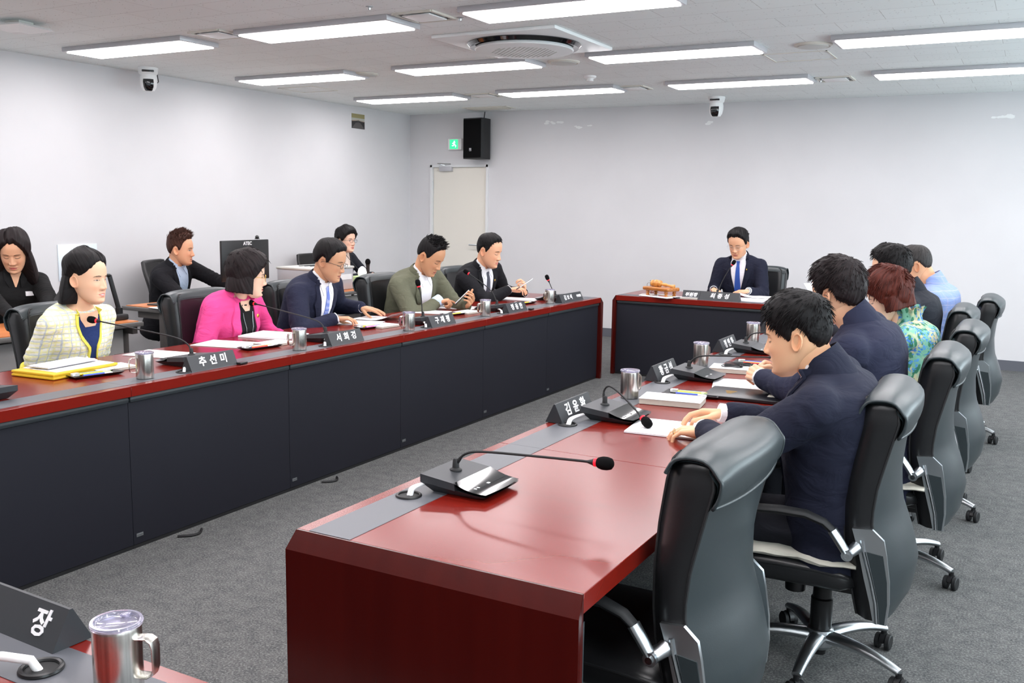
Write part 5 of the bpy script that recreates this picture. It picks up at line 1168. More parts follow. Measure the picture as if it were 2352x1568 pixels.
# hair --------------------------------------------------------------------
def hair(p, m_, line, thick, long=None, seed=0, amp=.0025, tufts=0, tl=(.02, .04), tdir=None, tmin=50, crown=(-.5, 0, .86), tw=.004, part=None, edge=10.0, freq=34):
    """line(az) -> lowest hair elevation; thick(az, el) -> metres; long = (open_az, zmin, rho(az)) curtain of longer hair"""
    rn = random.Random(seed); nE, nA = 100, 160; hs = p.hs; C0 = Vector((-.005, 0, .012)) * hs; cr = Vector(crown).normalized()
    ref = cr.orthogonal().normalized(); ref2 = cr.cross(ref)
    rows_ = []; uvs = []; info = []
    for i in range(nE + 1):
        el = 90 - (90 + 84) * i / nE if long else 90 - (90 + 50) * i / nE
        row = []; ur = []
        for k in range(nA):
            az = -180 + 360 * k / nA; a, e = R(az), R(el)
            d = Vector((math.cos(e) * math.cos(a), math.cos(e) * math.sin(a), math.sin(e)))
            hit = p.hbvh.ray_cast(C0 + d * .3, -d)[0]; r = (hit - C0).length if hit is not None else .08
            n1 = noise.noise(d * 2.2 + Vector((seed, 0, 1.0)))
            fl = math.atan2(d.dot(ref), d.dot(ref2)); lat = math.acos(max(-1, min(1, d.dot(cr))))
            strand = noise.noise(Vector((math.cos(fl) * freq / 3, math.sin(fl) * freq / 3, lat * .9 + seed))) + .5 * noise.noise(Vector((math.cos(fl) * freq, math.sin(fl) * freq, lat * 2 + seed)))
            if part is not None:
                py = d.y - part; strand -= 3.0 * math.exp(-(py / .035) ** 2) * (1 if d.z > .3 and d.x > -.4 else 0)
            L0 = line(az) + 3.0 * noise.noise(Vector((az * .12, seed, 4.2)))
            T_ = thick(az, el) * (1 + .25 * n1); m1 = (el - L0) / edge
            rr = r + (T_ * math.sqrt(min(1, m1)) + amp * strand * min(1, m1 * 1.5) if m1 > 0 else max(-.014, .02 * m1))
            if long and abs(az) > long[0](el) and el < 25:
                rho = long[2](az, el) + amp * strand * 1.2; rc = rho / max(.05, math.cos(e))
                zm = -long[1] * hs * (1 + .04 * noise.noise(Vector((az * .15, 7, seed)))); 
                if rc * math.sin(e) < zm: rc = zm / math.sin(e)
                fade = min(1, (abs(az) - long[0](el)) / 7) * min(1, (25 - el) / 25); rr = max(rr, (r - .012) * (1 - fade) + rc * fade) if el > L0 else (r - .012) * (1 - fade) + rc * fade
            row.append(C0 + d * rr); ur.append((fl / (2 * math.pi), lat / math.pi)); info.append((d, rr, m1 > .15 or (long and abs(az) > long[0](el) + 8)))
        rows_.append(row); uvs.append(ur)
    T = Matrix.Translation(p.HC) @ p.Rh.to_4x4(); b = MB().loft([[T @ q for q in r] for r in rows_], 0, True, True); nf = len(b.f)
    cand = [q for q in info if q[2]]; td = Vector(tdir) if tdir else None
    cand = [q for q in cand if math.degrees(math.asin(max(-1, min(1, q[0].z)))) > tmin or (tmin < -80)]
    for _ in range(tufts):
        d, rr, _k = rn.choice(cand); o = C0 + d * (rr - .006); fl_ = (d * d.dot(cr) - cr).normalized() if d.dot(cr) < .995 else ref; tt = td if td else fl_
        g = ((d * (.55 + .3 * rn.random()) + tt * (.5 + .5 * rn.random())) if td else (d * rn.uniform(.05, .30) + tt)) + Vector((rn.uniform(-.2, .2), rn.uniform(-.2, .2), rn.uniform(-.1, .1))); g.normalize(); ln = rn.uniform(*tl) * (1 if td else max(.35, min(1, .45 + d.z * .9)))
        b.tube([T @ o, T @ (o + g * ln * .5), T @ (o + g * ln + (tt * ln * .25 if td else -d * ln * .12))], [tw, tw * .8, .0003], 5)
    ob = b.build('hair', m_, p.root, ang=180)
    uv = ob.data.uv_layers.new(name='UVMap'); flat = [u for r in uvs for u in r]; data = np.zeros((len(ob.data.loops), 2)); li = np.empty(len(ob.data.loops), dtype=int); ob.data.loops.foreach_get('vertex_index', li)
    fa = np.array(flat); n_ = len(fa); ok = li < n_; data[ok] = fa[li[ok]]; data[~ok, 0] = (li[~ok] * .01237) % 1; uv.data.foreach_set('uv', data.ravel())
    return ob
def ln_(pts):
    return lambda az: float(np.interp(abs(az), [q[0] for q in pts], [q[1] for q in pts]))
MLINE = ln_([(0, 46), (25, 45), (45, 40), (58, 30), (66, 8), (74, -8), (82, -10), (88, 8), (100, 14), (112, 4), (125, -18), (150, -34), (180, -38)])
def men(top=.020, side=.008, front=.022, back=.012):
    def f(az, el):
        a = abs(az); t = max(0, min(1, (el - 20) / 40)); s = side + (back - side) * max(0, (a - 110) / 70); tp = top + (front - top) * max(0, 1 - a / 60)
        return s + (tp - s) * t * t * (3 - 2 * t)
    return f
# ------------------------------------------------------------------ the cast
# 1 woman in yellow tweed
p = person('woman in a pale yellow tweed jacket with a smooth black bob, smiling', (-4.42, 3.12), 4, (-4.13, 3.11, 1.128), hy=12, hp=3, hr=0, hs=1.03, female=True, skin=(232, 188, 156), lips=(216, 110, 108), eyes='smile', smile=True,
           hands=[dict(s=-1, w=(-4.18, 2.97, .50), d=(.7, .5, -.2), n=(0, 0, 1), e=(-.5, -.08, -1)), dict(s=1, w=(-4.16, 3.25, .50), d=(.7, -.5, -.2), e=(-.5, .08, -1))], top='tweed', sleeve='short', width=.95, depth=1.0, nbo=(.0, .005))
drape(p, 'blouse_front', 'navy_top', [(-.060, -.03), (-.062, -.09), (-.012, -.16), (-.016, -.30), (-.03, -.46)], [(.062, -.03), (.066, -.10), (.018, -.17), (.036, -.30), (.055, -.46)], 18, 6, .002, .002)
drape(p, 'chest_skin', 'skin', [(-.054, -.012), (-.052, -.04), (-.03, -.075)], [(.054, -.012), (.052, -.04), (.03, -.075)], 8, 6, .005, .001)
for s in (-1, 1):
    drape(p, 'jacket_trim', 'tweed_trim', [(s * .058, .0), (s * .066, -.06), (s * .050, -.12), (s * .016, -.165), (s * (.018 if s < 0 else .034), -.30), (s * (.032 if s < 0 else .055), -.46)], [(s * .068, .0), (s * .077, -.06), (s * .058, -.13), (s * .026, -.172), (s * (.027 if s < 0 else .043), -.30), (s * (.041 if s < 0 else .064), -.46)], 22, 1, .006, .003)
    drape(p, 'pocket_trim', 'tweed_trim', [(s * .07, -.285), (s * .15, -.285)], [(s * .07, -.296), (s * .15, -.296)], 6, 1, .005, .003)
for i in (0, 1):
    S0, S, E, Wp, fd = p.arms[i]; c = S.lerp(E, .80); dr = (E - S).normalized(); MB().tube([c + dr * .048, c + dr * .062], p.armr[0] * 1.02, 20).build('sleeve_trim', 'tweed_trim', p.root)
for k in range(3):
    o = p.NB + p.tl * -.034 + p.tu * (-.215 - .085 * k) + p.tf * .5; h = p.bvh.ray_cast(o, -p.tf)[0]
    if h: MB().ball(h + p.tf * .010, .0065, 12).build('pearl_button', 'paper', p.root)
hair(p, 'hair_black', ln_([(0, 47), (20, 42), (40, 29), (60, 14), (76, 6), (84, 12), (96, 14), (108, 0), (125, -40), (180, -45)]), lambda az, el: .006 + .020 * max(0, (el - 20) / 70) + .014 * min(1, abs(az) / 90), long=(lambda el: 106 - max(0, el) * .9, .132, lambda az, el: .100 + .020 * min(1, max(0, -el) / 40) + .012 * max(0, (abs(az) - 100) / 80)), seed=1, amp=.0016, part=.18, freq=40, edge=22)
# 2 woman in pink
p = person('woman in a bright pink blazer with short dark hair and glasses', (-4.44, 4.17), 8, (-4.12, 4.205, 1.080), hy=38, hp=6, hs=1.05, female=True, skin=(234, 196, 170), lips=(200, 50, 62), eyes='open', width=1.12, depth=1.12, jaw=1.06,
           hands=[dict(s=-1, w=(-4.06, 4.10, .66), d=(.7, .6, -.3), e=(-.3, -.7, -1)), dict(s=1, w=(-4.05, 4.42, .70), d=(.6, -.5, -.1), e=(-.3, .8, -1))], top='pink')
drape(p, 'blouse_front', 'black_top', [(-.070, -.022), (-.085, -.10), (-.085, -.28), (-.075, -.42)], [(.070, -.022), (.085, -.10), (.085, -.28), (.075, -.42)], 18, 8, .002, .002)
drape(p, 'chest_skin', 'skin', [(-.046, -.012), (-.046, -.03), (-.02, -.062)], [(.046, -.012), (.046, -.03), (.02, -.062)], 8, 6, .005, .001)
for s in (-1, 1): drape(p, 'lapel', 'pink', [(s * .060, .005), (s * .070, -.08), (s * .078, -.22), (s * .072, -.40)], [(s * .082, -.01), (s * .130, -.12), (s * .112, -.24), (s * .080, -.40)], 20, 5, .008, .004)
collar(p, 'jacket_collar', 'pink', .086, .074, .022, 80, .030)
o = p.NB + p.tl * .10 + p.tu * -.10 + p.tf * .5; h = p.bvh.ray_cast(o, -p.tf)[0]; MB().ball(h + p.tf * .014, (.006, .012, .012), 10).build('lapel_pin', 'gold', p.root)
q = MB(); 
for s in (-1, 1):
    pts = []
    for k in range(9):
        a = k / 8; o = p.NB + p.tl * (s * .05 * (1 - a) ** .8) + p.tu * (-.03 - .30 * a) + p.tf * .5; hh = p.bvh.ray_cast(o, -p.tf)[0]; pts.append((hh or o - p.tf * .4) + p.tf * .012)
    q.tube(pts[1:], .0018, 6)
q.build('pendant_cord', 'satin', p.root)
hair(p, 'hair_dark', ln_([(0, 32), (20, 30), (40, 20), (52, 4), (62, -10), (75, -30), (180, -45)]), lambda az, el: .030 + .016 * max(0, el / 90), long=(lambda el: 62 - max(0, el) * .7, .105, lambda az, el: .104 + .014 * math.sin(R(min(90, max(0, -el) * 2)))), seed=2, amp=.003, tufts=260, tl=(.02, .04), tmin=-20, tw=.0026)
glasses(p, 'gold', w=.024, h=.018)
# 3 man in navy, glasses
p = person('man in a navy suit with light blue dotted tie and thin glasses, looking down', (-4.48, 4.95), 8, (-4.10, 4.94, 1.14), hy=8, hp=16, hs=1.09, skin=(202, 154, 120), lips=(158, 92, 78), eyes='down', width=1.08, depth=1.08, jaw=1.05,
           hands=[dict(s=-1, w=onz(770, 731, .775), d=(.62, .75, -.05), n=(-.1, 0, 1), pose='relaxed', e=(-.3, -1, -.6)), dict(s=1, w=onz(830, 706, .80), d=(.9, .25, -.12), n=(-.15, -.2, 1), pose='flat', e=(-.6, .7, -.6))], top='navy')
suit(p, 'navy', 'white_shirt', 'tie_dots', vw=.082, vd=.46); cuffs(p)
hair(p, 'hair_black', ln_([(0, 44), (25, 42), (45, 36), (58, 22), (68, -4), (78, -10), (86, 8), (100, 14), (112, 0), (125, -20), (180, -36)]), men(.024, .014, .022, .016), seed=3, amp=.0018, part=.45, freq=44)
glasses(p, 'rail_dark', w=.021, h=.014)
# 4 man in olive
p = person('man in an olive jacket with spiky black hair, looking at his phone', (-4.40, 6.12), -2, (-4.03, 6.03, 1.13), hy=8, hp=30, hs=1.13, skin=(202, 150, 114), lips=(172, 96, 84), eyes='down', width=1.14, depth=1.12,
           hands=[dict(s=-1, w=onz(1003, 693, .79), d=(.75, .62, .12), n=(-.25, -.1, 1), pose='point', e=(-.2, -1, -.7)), dict(s=1, w=onz(1072, 702, .765), d=(.72, -.35, .45), n=(.6, .55, -.6), pose='hold', e=(-.5, .8, -.7))], top='olive')
suit(p, 'olive', 'white_shirt', None, vw=.080, vd=.46, lap=.045); cuffs(p, 'pale_blue_shirt', .05, .046, (0,))
hair(p, 'hair_black', ln_([(0, 50), (25, 48), (42, 40), (54, 26), (64, 2), (74, -8), (84, 6), (100, 14), (112, 2), (125, -18), (180, -34)]), men(.020, .005, .024, .006), seed=4, amp=.003, tufts=420, tl=(.018, .036), tdir=(.8, .1, .35), tmin=48, tw=.0034)
# 5 young man in black
p = person('young man in a black suit with dark grey tie holding a phone, far left seat', (-4.40, 7.13), -6, (-4.06, 6.98, 1.14), hy=10, hp=14, hs=1.13, skin=(228, 174, 140), lips=(206, 116, 108), eyes='down', width=1.06, depth=1.08, jaw=1.04,
           hands=[dict(s=-1, w=onz(1168, 665, .82), d=(.75, .62, .10), n=(-.2, -.2, 1), pose='relaxed', e=(-.1, -1, -.8)), dict(s=1, w=onz(1205, 672, .77), d=(.15, -.35, .9), n=(.7, .55, .1), pose='thumbup', e=(-.5, .8, -.8))], top='black_suit')
suit(p, 'black_suit', 'white_shirt', 'tie_grey', vw=.076, vd=.38); cuffs(p)
o = p.NB + p.tl * .085 + p.tu * -.11 + p.tf * .5; h = p.bvh.ray_cast(o, -p.tf)[0]; MB().ball(h + p.tf * .012, (.005, .010, .010), 10).build('lapel_pin', 'gold', p.root)
hair(p, 'hair_black', MLINE, men(.020, .007, .020, .008), seed=5, amp=.0025, tufts=400, tl=(.012, .024), tmin=20, tw=.0028)
# phones
def phone(label, c, d, n, mt='satin'):
    x = Vector(d).normalized(); n = Vector(n); n = (n - x * n.dot(x)).normalized(); y = n.cross(x); t = thing('smartphone', label, 'phone', c); t.rotation_euler = Matrix((x, y, n)).transposed().to_euler()
    MB().box((0, 0, 0), (.150, .072, .008), bev=.0035, seg=3).build('case', mt, t); MB().box((0, 0, .0044), (.142, .066, .0008)).build('screen', 'screen', t, smooth=False)
phone('silver phone held by the man in olive', onx(1062, 684, -3.76) + Vector((0, 0, .004)), (.55, .45, .70), (-.75, -.25, .6)); phone('dark phone held by the young man in black', onx(1205, 652, -3.66), (.35, .75, .42), (-.5, -.2, .85))
# 6 chairman
p = person('man at the head desk in a navy suit and blue tie, reading', (-2.43, 9.10), -90, (-2.43, 8.82, 1.205), hy=-8, hp=20, hr=0, hs=1.08, skin=(220, 168, 134), lips=(176, 100, 90), eyes='down', width=.98, depth=1.0,
           hands=[dict(s=-1, w=(-2.60, 8.66, .778), d=(.5, -.8, -.08), n=(0, 0, 1), pose='relaxed', e=(-.35, .6, -.7)), dict(s=1, w=(-2.26, 8.62, .785), d=(-.85, -.45, -.06), n=(0, 0, 1), pose='relaxed', e=(.35, .6, -.7))], top='navy_deep')
suit(p, 'navy_deep', 'white_shirt', 'tie_blue', vw=.076, vd=.40); cuffs(p)
S0, S, E, Wp, fd = p.arms[1]; MB().tube([Wp + fd * .006, Wp + fd * .02], .0285, 20).build('wristwatch', 'satin', p.root)
o = p.NB + p.tl * .085 + p.tu * -.10 + p.tf * .5; h = p.bvh.ray_cast(o, -p.tf)[0]; MB().ball(h + p.tf * .012, (.012, .005, .012), 10).build('lapel_pin', 'gold', p.root)
hair(p, 'hair_black', ln_([(0, 44), (20, 46), (40, 38), (56, 26), (66, 0), (76, -8), (85, 8), (100, 14), (112, 0), (125, -20), (180, -36)]), men(.026, .012, .026, .014), seed=6, amp=.0035, tufts=200, tl=(.015, .03), tmin=30, tw=.0028)
glasses(p, 'satin', w=.0235, h=.019, thick=.0008)
# ---- right row
p = person('young man in navy nearest the camera with short black hair, seen from behind', (-.50, 3.13), 180, (-.640, 3.07, 1.118), hy=2, hp=10, hs=1.03, skin=(232, 184, 146), lips=(196, 110, 100), eyes='down', width=1.12, depth=1.10, nbo=(.055, .055),
           hands=[dict(s=1, w=onz(1622, 990, .778), d=(-.93, .10, -.12), n=(.0, 0, 1), pose='relaxed', e=(.45, -1, -.28)), dict(s=-1, w=onz(1672, 950, .80), d=(-.95, .0, -.10), n=(.1, .35, .9), pose='relaxed', e=(.6, .8, -.6))], top='navy_deep')
collar(p, 'shirt_collar', 'white_shirt', .078, .070, .030, 30, .040); collar(p, 'jacket_collar', 'navy_deep', .092, .070, .046, 70, .05)
for s in (-1, 1): drape(p, 'lapel', 'navy_deep', [(s * .066, .012), (s * .075, -.05), (s * .06, -.16), (s * .004, -.42)], [(s * .088, .0), (s * .11, -.085), (s * .10, -.15), (s * .016, -.36)], 16, 5, .007, .0035)
drape(p, 'shirt_front', 'white_shirt', [(-.062, .012), (-.078, -.05), (-.065, -.16), (-.006, -.42)], [(.062, .012), (.078, -.05), (.065, -.16), (.006, -.42)], 16, 8, .0015, .002)
cuffs(p, 'white_shirt', .044, .0345)
MB().tube([Vector(p.L(onz(1548, 990, .775))) + Vector((0, .0095 * math.cos(a), .0095 * math.sin(a))) for a in [2 * math.pi * k / 20 for k in range(20)]], .0012, 6, endless=True).build('ring', 'gold', p.root)
hair(p, 'hair_black', ln_([(0, 34), (25, 30), (42, 20), (56, 10), (64, -2), (74, -12), (80, -8), (86, 10), (100, 16), (112, 6), (122, -16), (150, -36), (180, -42)]), men(.024, .010, .030, .012), seed=7, amp=.0024, tufts=1500, tl=(.018, .036), tmin=-30, tw=.0018, edge=16)
p = person('man in navy with glasses and thick black hair, hands clasped', (-.50, 4.10), 178, (-.695, 4.03, 1.18), hy=-24, hp=6, hs=1.05, skin=(226, 178, 146), lips=(180, 100, 92), eyes='down', width=1.18, depth=1.16, nbo=(.05, .055),
           hands=[dict(s=1, w=(-.985, 4.05, .80), d=(-.75, .62, .18), n=(-.1, -.75, .55), pose='clasp', e=(.6, -.8, -.6)), dict(s=-1, w=(-.97, 4.30, .80), d=(-.78, -.60, .20), n=(-.1, .75, .5), pose='clasp', e=(.5, .8, -.6))], top='navy')
collar(p, 'shirt_collar', 'white_shirt', .068, .0635, .036, 26, .045); collar(p, 'jacket_collar', 'navy', .092, .070, .046, 66, .05)
cuffs(p, 'white_shirt', .03)
hair(p, 'hair_dark', ln_([(0, 40), (25, 38), (45, 32), (58, 20), (66, 0), (76, -10), (84, 6), (100, 12), (112, 0), (122, -22), (180, -46)]), men(.034, .020, .034, .024), seed=8, amp=.004, tufts=1500, tl=(.02, .042), tmin=-40, tw=.0022, edge=14)
glasses(p, 'rail_dark')
p = person('woman in a green and blue floral blouse with wavy auburn hair', (-.50, 5.16), 182, (-.630, 5.13, 1.085), hy=6, hp=18, hs=1.02, female=True, skin=(234, 196, 170), lips=(206, 70, 84), eyes='down', width=1.12, depth=1.12,
           hands=[dict(s=1, w=(-.93, 5.08, .77), d=(-.9, .2, -.1), e=(.5, -.8, -.8)), dict(s=-1, w=(-.93, 5.32, .77), d=(-.9, -.2, -.1), e=(.5, .8, -.8))], top='floral', nbo=(.055, .035))
# ruffled stand collar
b = MB(); rr = [[], [], [], []]
for i in range(72):
    a = 2 * math.pi * i / 72; w_ = .008 * math.sin(a * 11) + .004 * math.sin(a * 17 + 1)
    for kx, (r, z, f_) in enumerate(((.068, -.02, 0), (.060, .02, .3), (.064, .045, .8), (.074, .062, 1.0))): rr[kx].append(p.NB + p.tu * (z + .006 * f_ * math.sin(a * 9 + 1)) + p.tf * ((r + w_ * f_) * math.cos(a)) + p.tl * ((r + w_ * f_) * math.sin(a)))
b.loft(rr, 0, False); b.loft([[q + p.tu * .001 * -1 - (q - p.NB).normalized() * .002 for q in r] for r in rr], 0, False); b.build('ruffled_collar', 'floral', p.root, ang=180)
hair(p, 'hair_auburn', ln_([(0, 30), (20, 26), (40, 14), (55, 0), (62, -12), (78, -22), (110, -30), (180, -46)]), lambda az, el: .036 + .014 * max(0, el / 90) + .006 * math.sin(R(az * 4)) * math.sin(R(el * 5)), long=(lambda el: 66 - max(0, el) * .6, .072, lambda az, el: .112 + .008 * math.sin(R(az * 5))), seed=9, amp=.006, tufts=1100, tl=(.022, .05), tmin=-50, tw=.0028, freq=20)
p = person('man in a dark suit with swept black hair behind the floral blouse', (-.56, 6.05), 180, (-.73, 6.02, 1.175), hy=-8, hp=16, hs=1.12, skin=(232, 184, 152), eyes='down', width=1.15, depth=1.15, nbo=(.06, .05),
           hands=[dict(s=1, w=(-1.02, 5.95, .80), d=(-.7, .6, .1), e=(.5, -.8, -.7)), dict(s=-1, w=(-1.0, 6.22, .78), d=(-.8, -.3, 0), e=(.5, .8, -.7))], top='dark_suit')
collar(p, 'shirt_collar', 'white_shirt', .068, .0635, .038, 30, .035); collar(p, 'jacket_collar', 'dark_suit', .092, .071, .044, 66, .05)
hair(p, 'hair_black', MLINE, men(.026, .012, .036, .016), seed=10, amp=.003, tufts=900, tl=(.02, .04), tmin=-30, tw=.0024, edge=14)
p = person('man in a pale blue checked jacket at the far right seat', (-.55, 7.05), 180, (-.70, 6.98, 1.16), hy=4, hp=20, hs=1.10, skin=(214, 162, 126), eyes='down', width=1.16, depth=1.16, nbo=(.07, .05),
           hands=[dict(s=1, w=(-1.08, 6.85, .80), d=(-.85, .25, .1), e=(.4, -.9, -.6), pose='hold'), dict(s=-1, w=(-1.08, 7.2, .80), d=(-.85, -.25, .1), e=(.5, .8, -.7), pose='hold')], top='blue_check')
collar(p, 'shirt_collar', 'white_shirt', .068, .0635, .036, 30, .035); collar(p, 'jacket_collar', 'blue_check', .092, .071, .044, 66, .05)
hair(p, 'hair_grey', ln_([(0, 56), (30, 54), (50, 44), (62, 20), (72, -8), (82, -4), (90, 12), (104, 12), (116, -6), (130, -26), (180, -40)]), men(.010, .009, .012, .010), seed=11, amp=.002, tufts=600, tl=(.012, .024), tmin=-30, tw=.002)
# printed document held up by him
pc = onx(2005, 690, -1.14)
b = MB(); rows_ = [[Vector((x * .105, 0, 0)) + Vector((0, .01 * math.sin(3 * zz), zz * .29)) for x in (-1, -.3, .3, 1)] for zz in [i / 6 - .5 for i in range(7)]]
b.loft(rows_, 0, False, False); b.loft([[q + Vector((0, .0012, 0)) for q in r] for r in rows_], 0, False, False)
dt = thing('document', 'printed page held up on the right beside the auburn hair', 'paper', (-1.20, 6.55, .93)); dt.rotation_euler = (R(-38), R(0), R(62)); b.build('page', 'paper', dt, smooth=False)
g = MB()
for k in range(16): g.box((-.01 + .002 * (k % 3), -.0012, .12 - k * .0155), (.16 - .02 * (k % 4), .0006, .003))
g.build('printed_lines', 'vent_grey', dt, smooth=False)

# ---- back row by the left wall
p = person('woman in a black shirt with long dark hair writing at the left edge', (-6.28, 4.02), -18, (-6.02, 3.98, 1.165), hy=-24, hp=24, hs=1.10, female=True, skin=(224, 172, 138), lips=(196, 96, 92), eyes='down', width=1.12, depth=1.08,
           hands=[dict(s=1, w=(-5.60, 3.93, .80), d=(.75, -.55, -.15), n=(0, .2, 1), pose='flat', e=(-.3, 1, -.6)), dict(s=-1, w=(-5.62, 3.68, .79), d=(.75, .55, -.15), n=(0, -.6, .8), pose='pen', e=(-.3, -1, -.6))], top='black_top')
collar(p, 'shirt_collar', 'black_top', .066, .064, .030, 32, .05)
drape(p, 'chest_skin', 'skin', [(-.050, .02), (-.022, -.05), (-.004, -.10)], [(.050, .02), (.022, -.05), (.004, -.10)], 8, 6, .003, .001)
for s in (-1, 1): drape(p, 'collar_point', 'black_top', [(s * .052, .005), (s * .028, -.045), (s * .034, -.10)], [(s * .072, -.005), (s * .075, -.05), (s * .045, -.10)], 8, 3, .006, .003)
drape(p, 'name_badge', 'paper', [(.06, -.125), (.06, -.148)], [(.115, -.125), (.115, -.148)], 2, 3, .007, .003)
hair(p, 'hair_dark', ln_([(0, 44), (12, 46), (25, 36), (40, 18), (52, -4), (62, -20), (180, -50)]), lambda az, el: .022 + .016 * max(0, el / 90), long=(lambda el: 58 - max(0, el) * .5, .235, lambda az, el: .098 + .045 * min(1, max(0, -el) / 70)), seed=12, amp=.004, part=-.2, freq=30)
p = person('man in a black jacket and light blue shirt with brown hair, behind the desk', (-6.62, 5.72), 18, (-6.32, 5.68, 1.115), hy=12, hp=4, hs=1.08, skin=(222, 166, 132), lips=(180, 100, 90), eyes='open', width=1.04, depth=1.02,
           hands=[dict(s=1, w=(-5.98, 6.05, .76), d=(.7, .4, -.05), pose='type', e=(-.3, .8, -.8)), dict(s=-1, w=(-6.02, 5.75, .76), d=(.7, .5, -.05), pose='type', e=(-.3, -.9, -.8))], top='black_suit')
suit(p, 'black_suit', 'pale_blue_shirt', None, vw=.080, vd=.46)
hair(p, 'hair_brown', MLINE, men(.030, .010, .034, .012), seed=13, amp=.004, tufts=700, tl=(.015, .034), tdir=(.6, .1, .35), tmin=35, tw=.0026)
p = person('woman in a navy jacket with short black hair and glasses near the door', (-6.56, 7.88), 0, (-6.30, 7.86, 1.145), hy=-4, hp=2, hs=1.04, female=True, skin=(232, 190, 166), lips=(200, 110, 106), eyes='open', width=1.0,
           hands=[dict(s=1, w=(-6.05, 7.98, .79), d=(.6, -.6, .05), pose='clasp', e=(-.2, .8, -.8)), dict(s=-1, w=(-6.05, 7.84, .79), d=(.6, .6, .05), pose='clasp', e=(-.2, -.8, -.8))], top='dark_suit')
drape(p, 'blouse_front', 'cream_top', [(-.060, .0), (-.06, -.10), (-.055, -.28), (-.05, -.40)], [(.060, .0), (.06, -.10), (.055, -.28), (.05, -.40)], 16, 6, .002, .002)
for s in (-1, 1): drape(p, 'lapel', 'dark_suit', [(s * .050, .004), (s * .058, -.08), (s * .05, -.22), (s * .045, -.38)], [(s * .075, -.01), (s * .10, -.12), (s * .085, -.24), (s * .06, -.38)], 16, 4, .007, .0035)
q = MB()
for s in (-1, 1): q.tube([p.NB + p.tl * (s * .05) + p.tf * .07, (p.bvh.ray_cast(p.NB + p.tl * (s * .03) + p.tu * -.14 + p.tf * .5, -p.tf)[0] or p.NB) + p.tf * .012, (p.bvh.ray_cast(p.NB + p.tl * (s * .006) + p.tu * -.33 + p.tf * .5, -p.tf)[0] or p.NB) + p.tf * .012], .003, 6)
q.build('lanyard', 'matt_black', p.root)
hair(p, 'hair_black', ln_([(0, 36), (22, 32), (40, 24), (54, 8), (64, -8), (76, -14), (86, 6), (100, 4), (112, -10), (180, -42)]), lambda az, el: .026 + .012 * max(0, el / 90), seed=14, amp=.0025, tufts=400, tl=(.015, .03), tmin=-10, tw=.0024)
glasses(p, 'rail_dark', w=.022, h=.0175)

# ================================================================== DESKS BY THE LEFT WALL
def side_desk(label, x0, x1, y0, y1, h=.72):
    t = thing('office_desk', label, 'desk', ((x0 + x1) / 2, (y0 + y1) / 2, 0), 0, 'orange-topped desks by the left wall'); w_, l_ = x1 - x0, y1 - y0
    MB().box((0, 0, h - .008), (w_ - .05, l_ - .05, .018)).build('top', 'desk_orange', t, smooth=False)
    b = MB().box((0, 0, h - .02), (w_, l_, .03), bev=.006); b.build('edge_frame', 'grey_desk', t)
    for sy in (-1, 1): 
        MB().box((w_ * .22, sy * (l_ / 2 - .05), (h - .03) / 2), (.09, .06, h - .035), bev=.008).build('leg', 'frame_dark', t); MB().box((0, sy * (l_ / 2 - .05), .02), (w_ * .9, .06, .03), bev=.006).build('foot', 'frame_dark', t)
        MB().box((w_ * .1, sy * (l_ / 2 - .05), h - .06), (w_ * .7, .04, .05)).build('bracket', 'frame_dark', t)
    MB().box((w_ * .30, 0, h - .14), (.02, l_ - .16, .16)).build('upper_panel', 'pale_panel', t, smooth=False)
    MB().box((w_ * .26, 0, .30), (.016, l_ - .16, .36)).build('lower_panel', 'frame_dark', t, smooth=False)
    return t
side_desk('orange-topped desk of the woman in the black shirt', -5.82, -5.20, 2.9, 4.34); side_desk('orange-topped desk of the man in the black jacket', -6.12, -5.52, 4.90, 6.45); side_desk('orange-topped desk holding the printer by the left wall', -6.12, -5.52, 6.46, 8.35)
def task_chair(label, x, y, a, zt=.98):
    t = thing('task_chair', label, 'chair', (x, y, 0), R(a), 'black mesh task chairs')
    q = MB(); rr = []
    for k in range(9):
        z = .52 + (zt - .52) * k / 8; u = -.25 - .05 * (k / 8) ** 2 + .02 * math.sin(k * .6); w_ = .225 - .03 * (k / 8) ** 4
        rr.append([Vector((u + .03 * (1 - (j_ / 6 - 1) ** 2) * -1, w_ * (j_ / 6 - 1), z)) for j_ in range(13)])
    q.loft(rr, 0, False, False); q.loft([[c + Vector((.03, 0, 0)) for c in r] for r in rr], 0, False, False)
    e = [r[0] for r in rr] + rr[-1][1:-1] + [r[-1] for r in reversed(rr)] + list(reversed(rr[0][1:-1])); q.build('backrest', 'mesh_black', t); MB().tube([c + Vector((.015, 0, 0)) for c in e], .018, 8, endless=True).build('back_frame', 'black_plastic', t)
    MB().box((.0, 0, .44), (.46, .46, .07), bev=.03, seg=3).build('seat', 'mesh_black', t)
    for s in (-1, 1): MB().tube([(-.2, s * .26, .40), (-.1, s * .28, .38), (.05, s * .28, .42), (.1, s * .28, .6), (.05, s * .28, .66), (-.15, s * .28, .66), (-.2, s * .27, .55), (-.2, s * .26, .42)], .016, 8).build('arm_loop', 'black_plastic', t)
    MB().lathe([(.03, .08), (.03, .4)], 16).build('column', 'black_plastic', t)
    b = MB()
    for k in range(5): a_ = R(72 * k); b.tube([(0, 0, .1), (.28 * math.cos(a_), .28 * math.sin(a_), .07)], [.03, .016], 8)
    b.build('base', 'black_plastic', t)
    for k in range(5): a_ = R(72 * k); MB().lathe([(.027, -.02), (.027, .02)], 16, 0, Matrix.Translation((.28 * math.cos(a_), .28 * math.sin(a_), .028)) @ Matrix.Rotation(R(90), 4, 'X')).build('caster', 'matt_black', t)
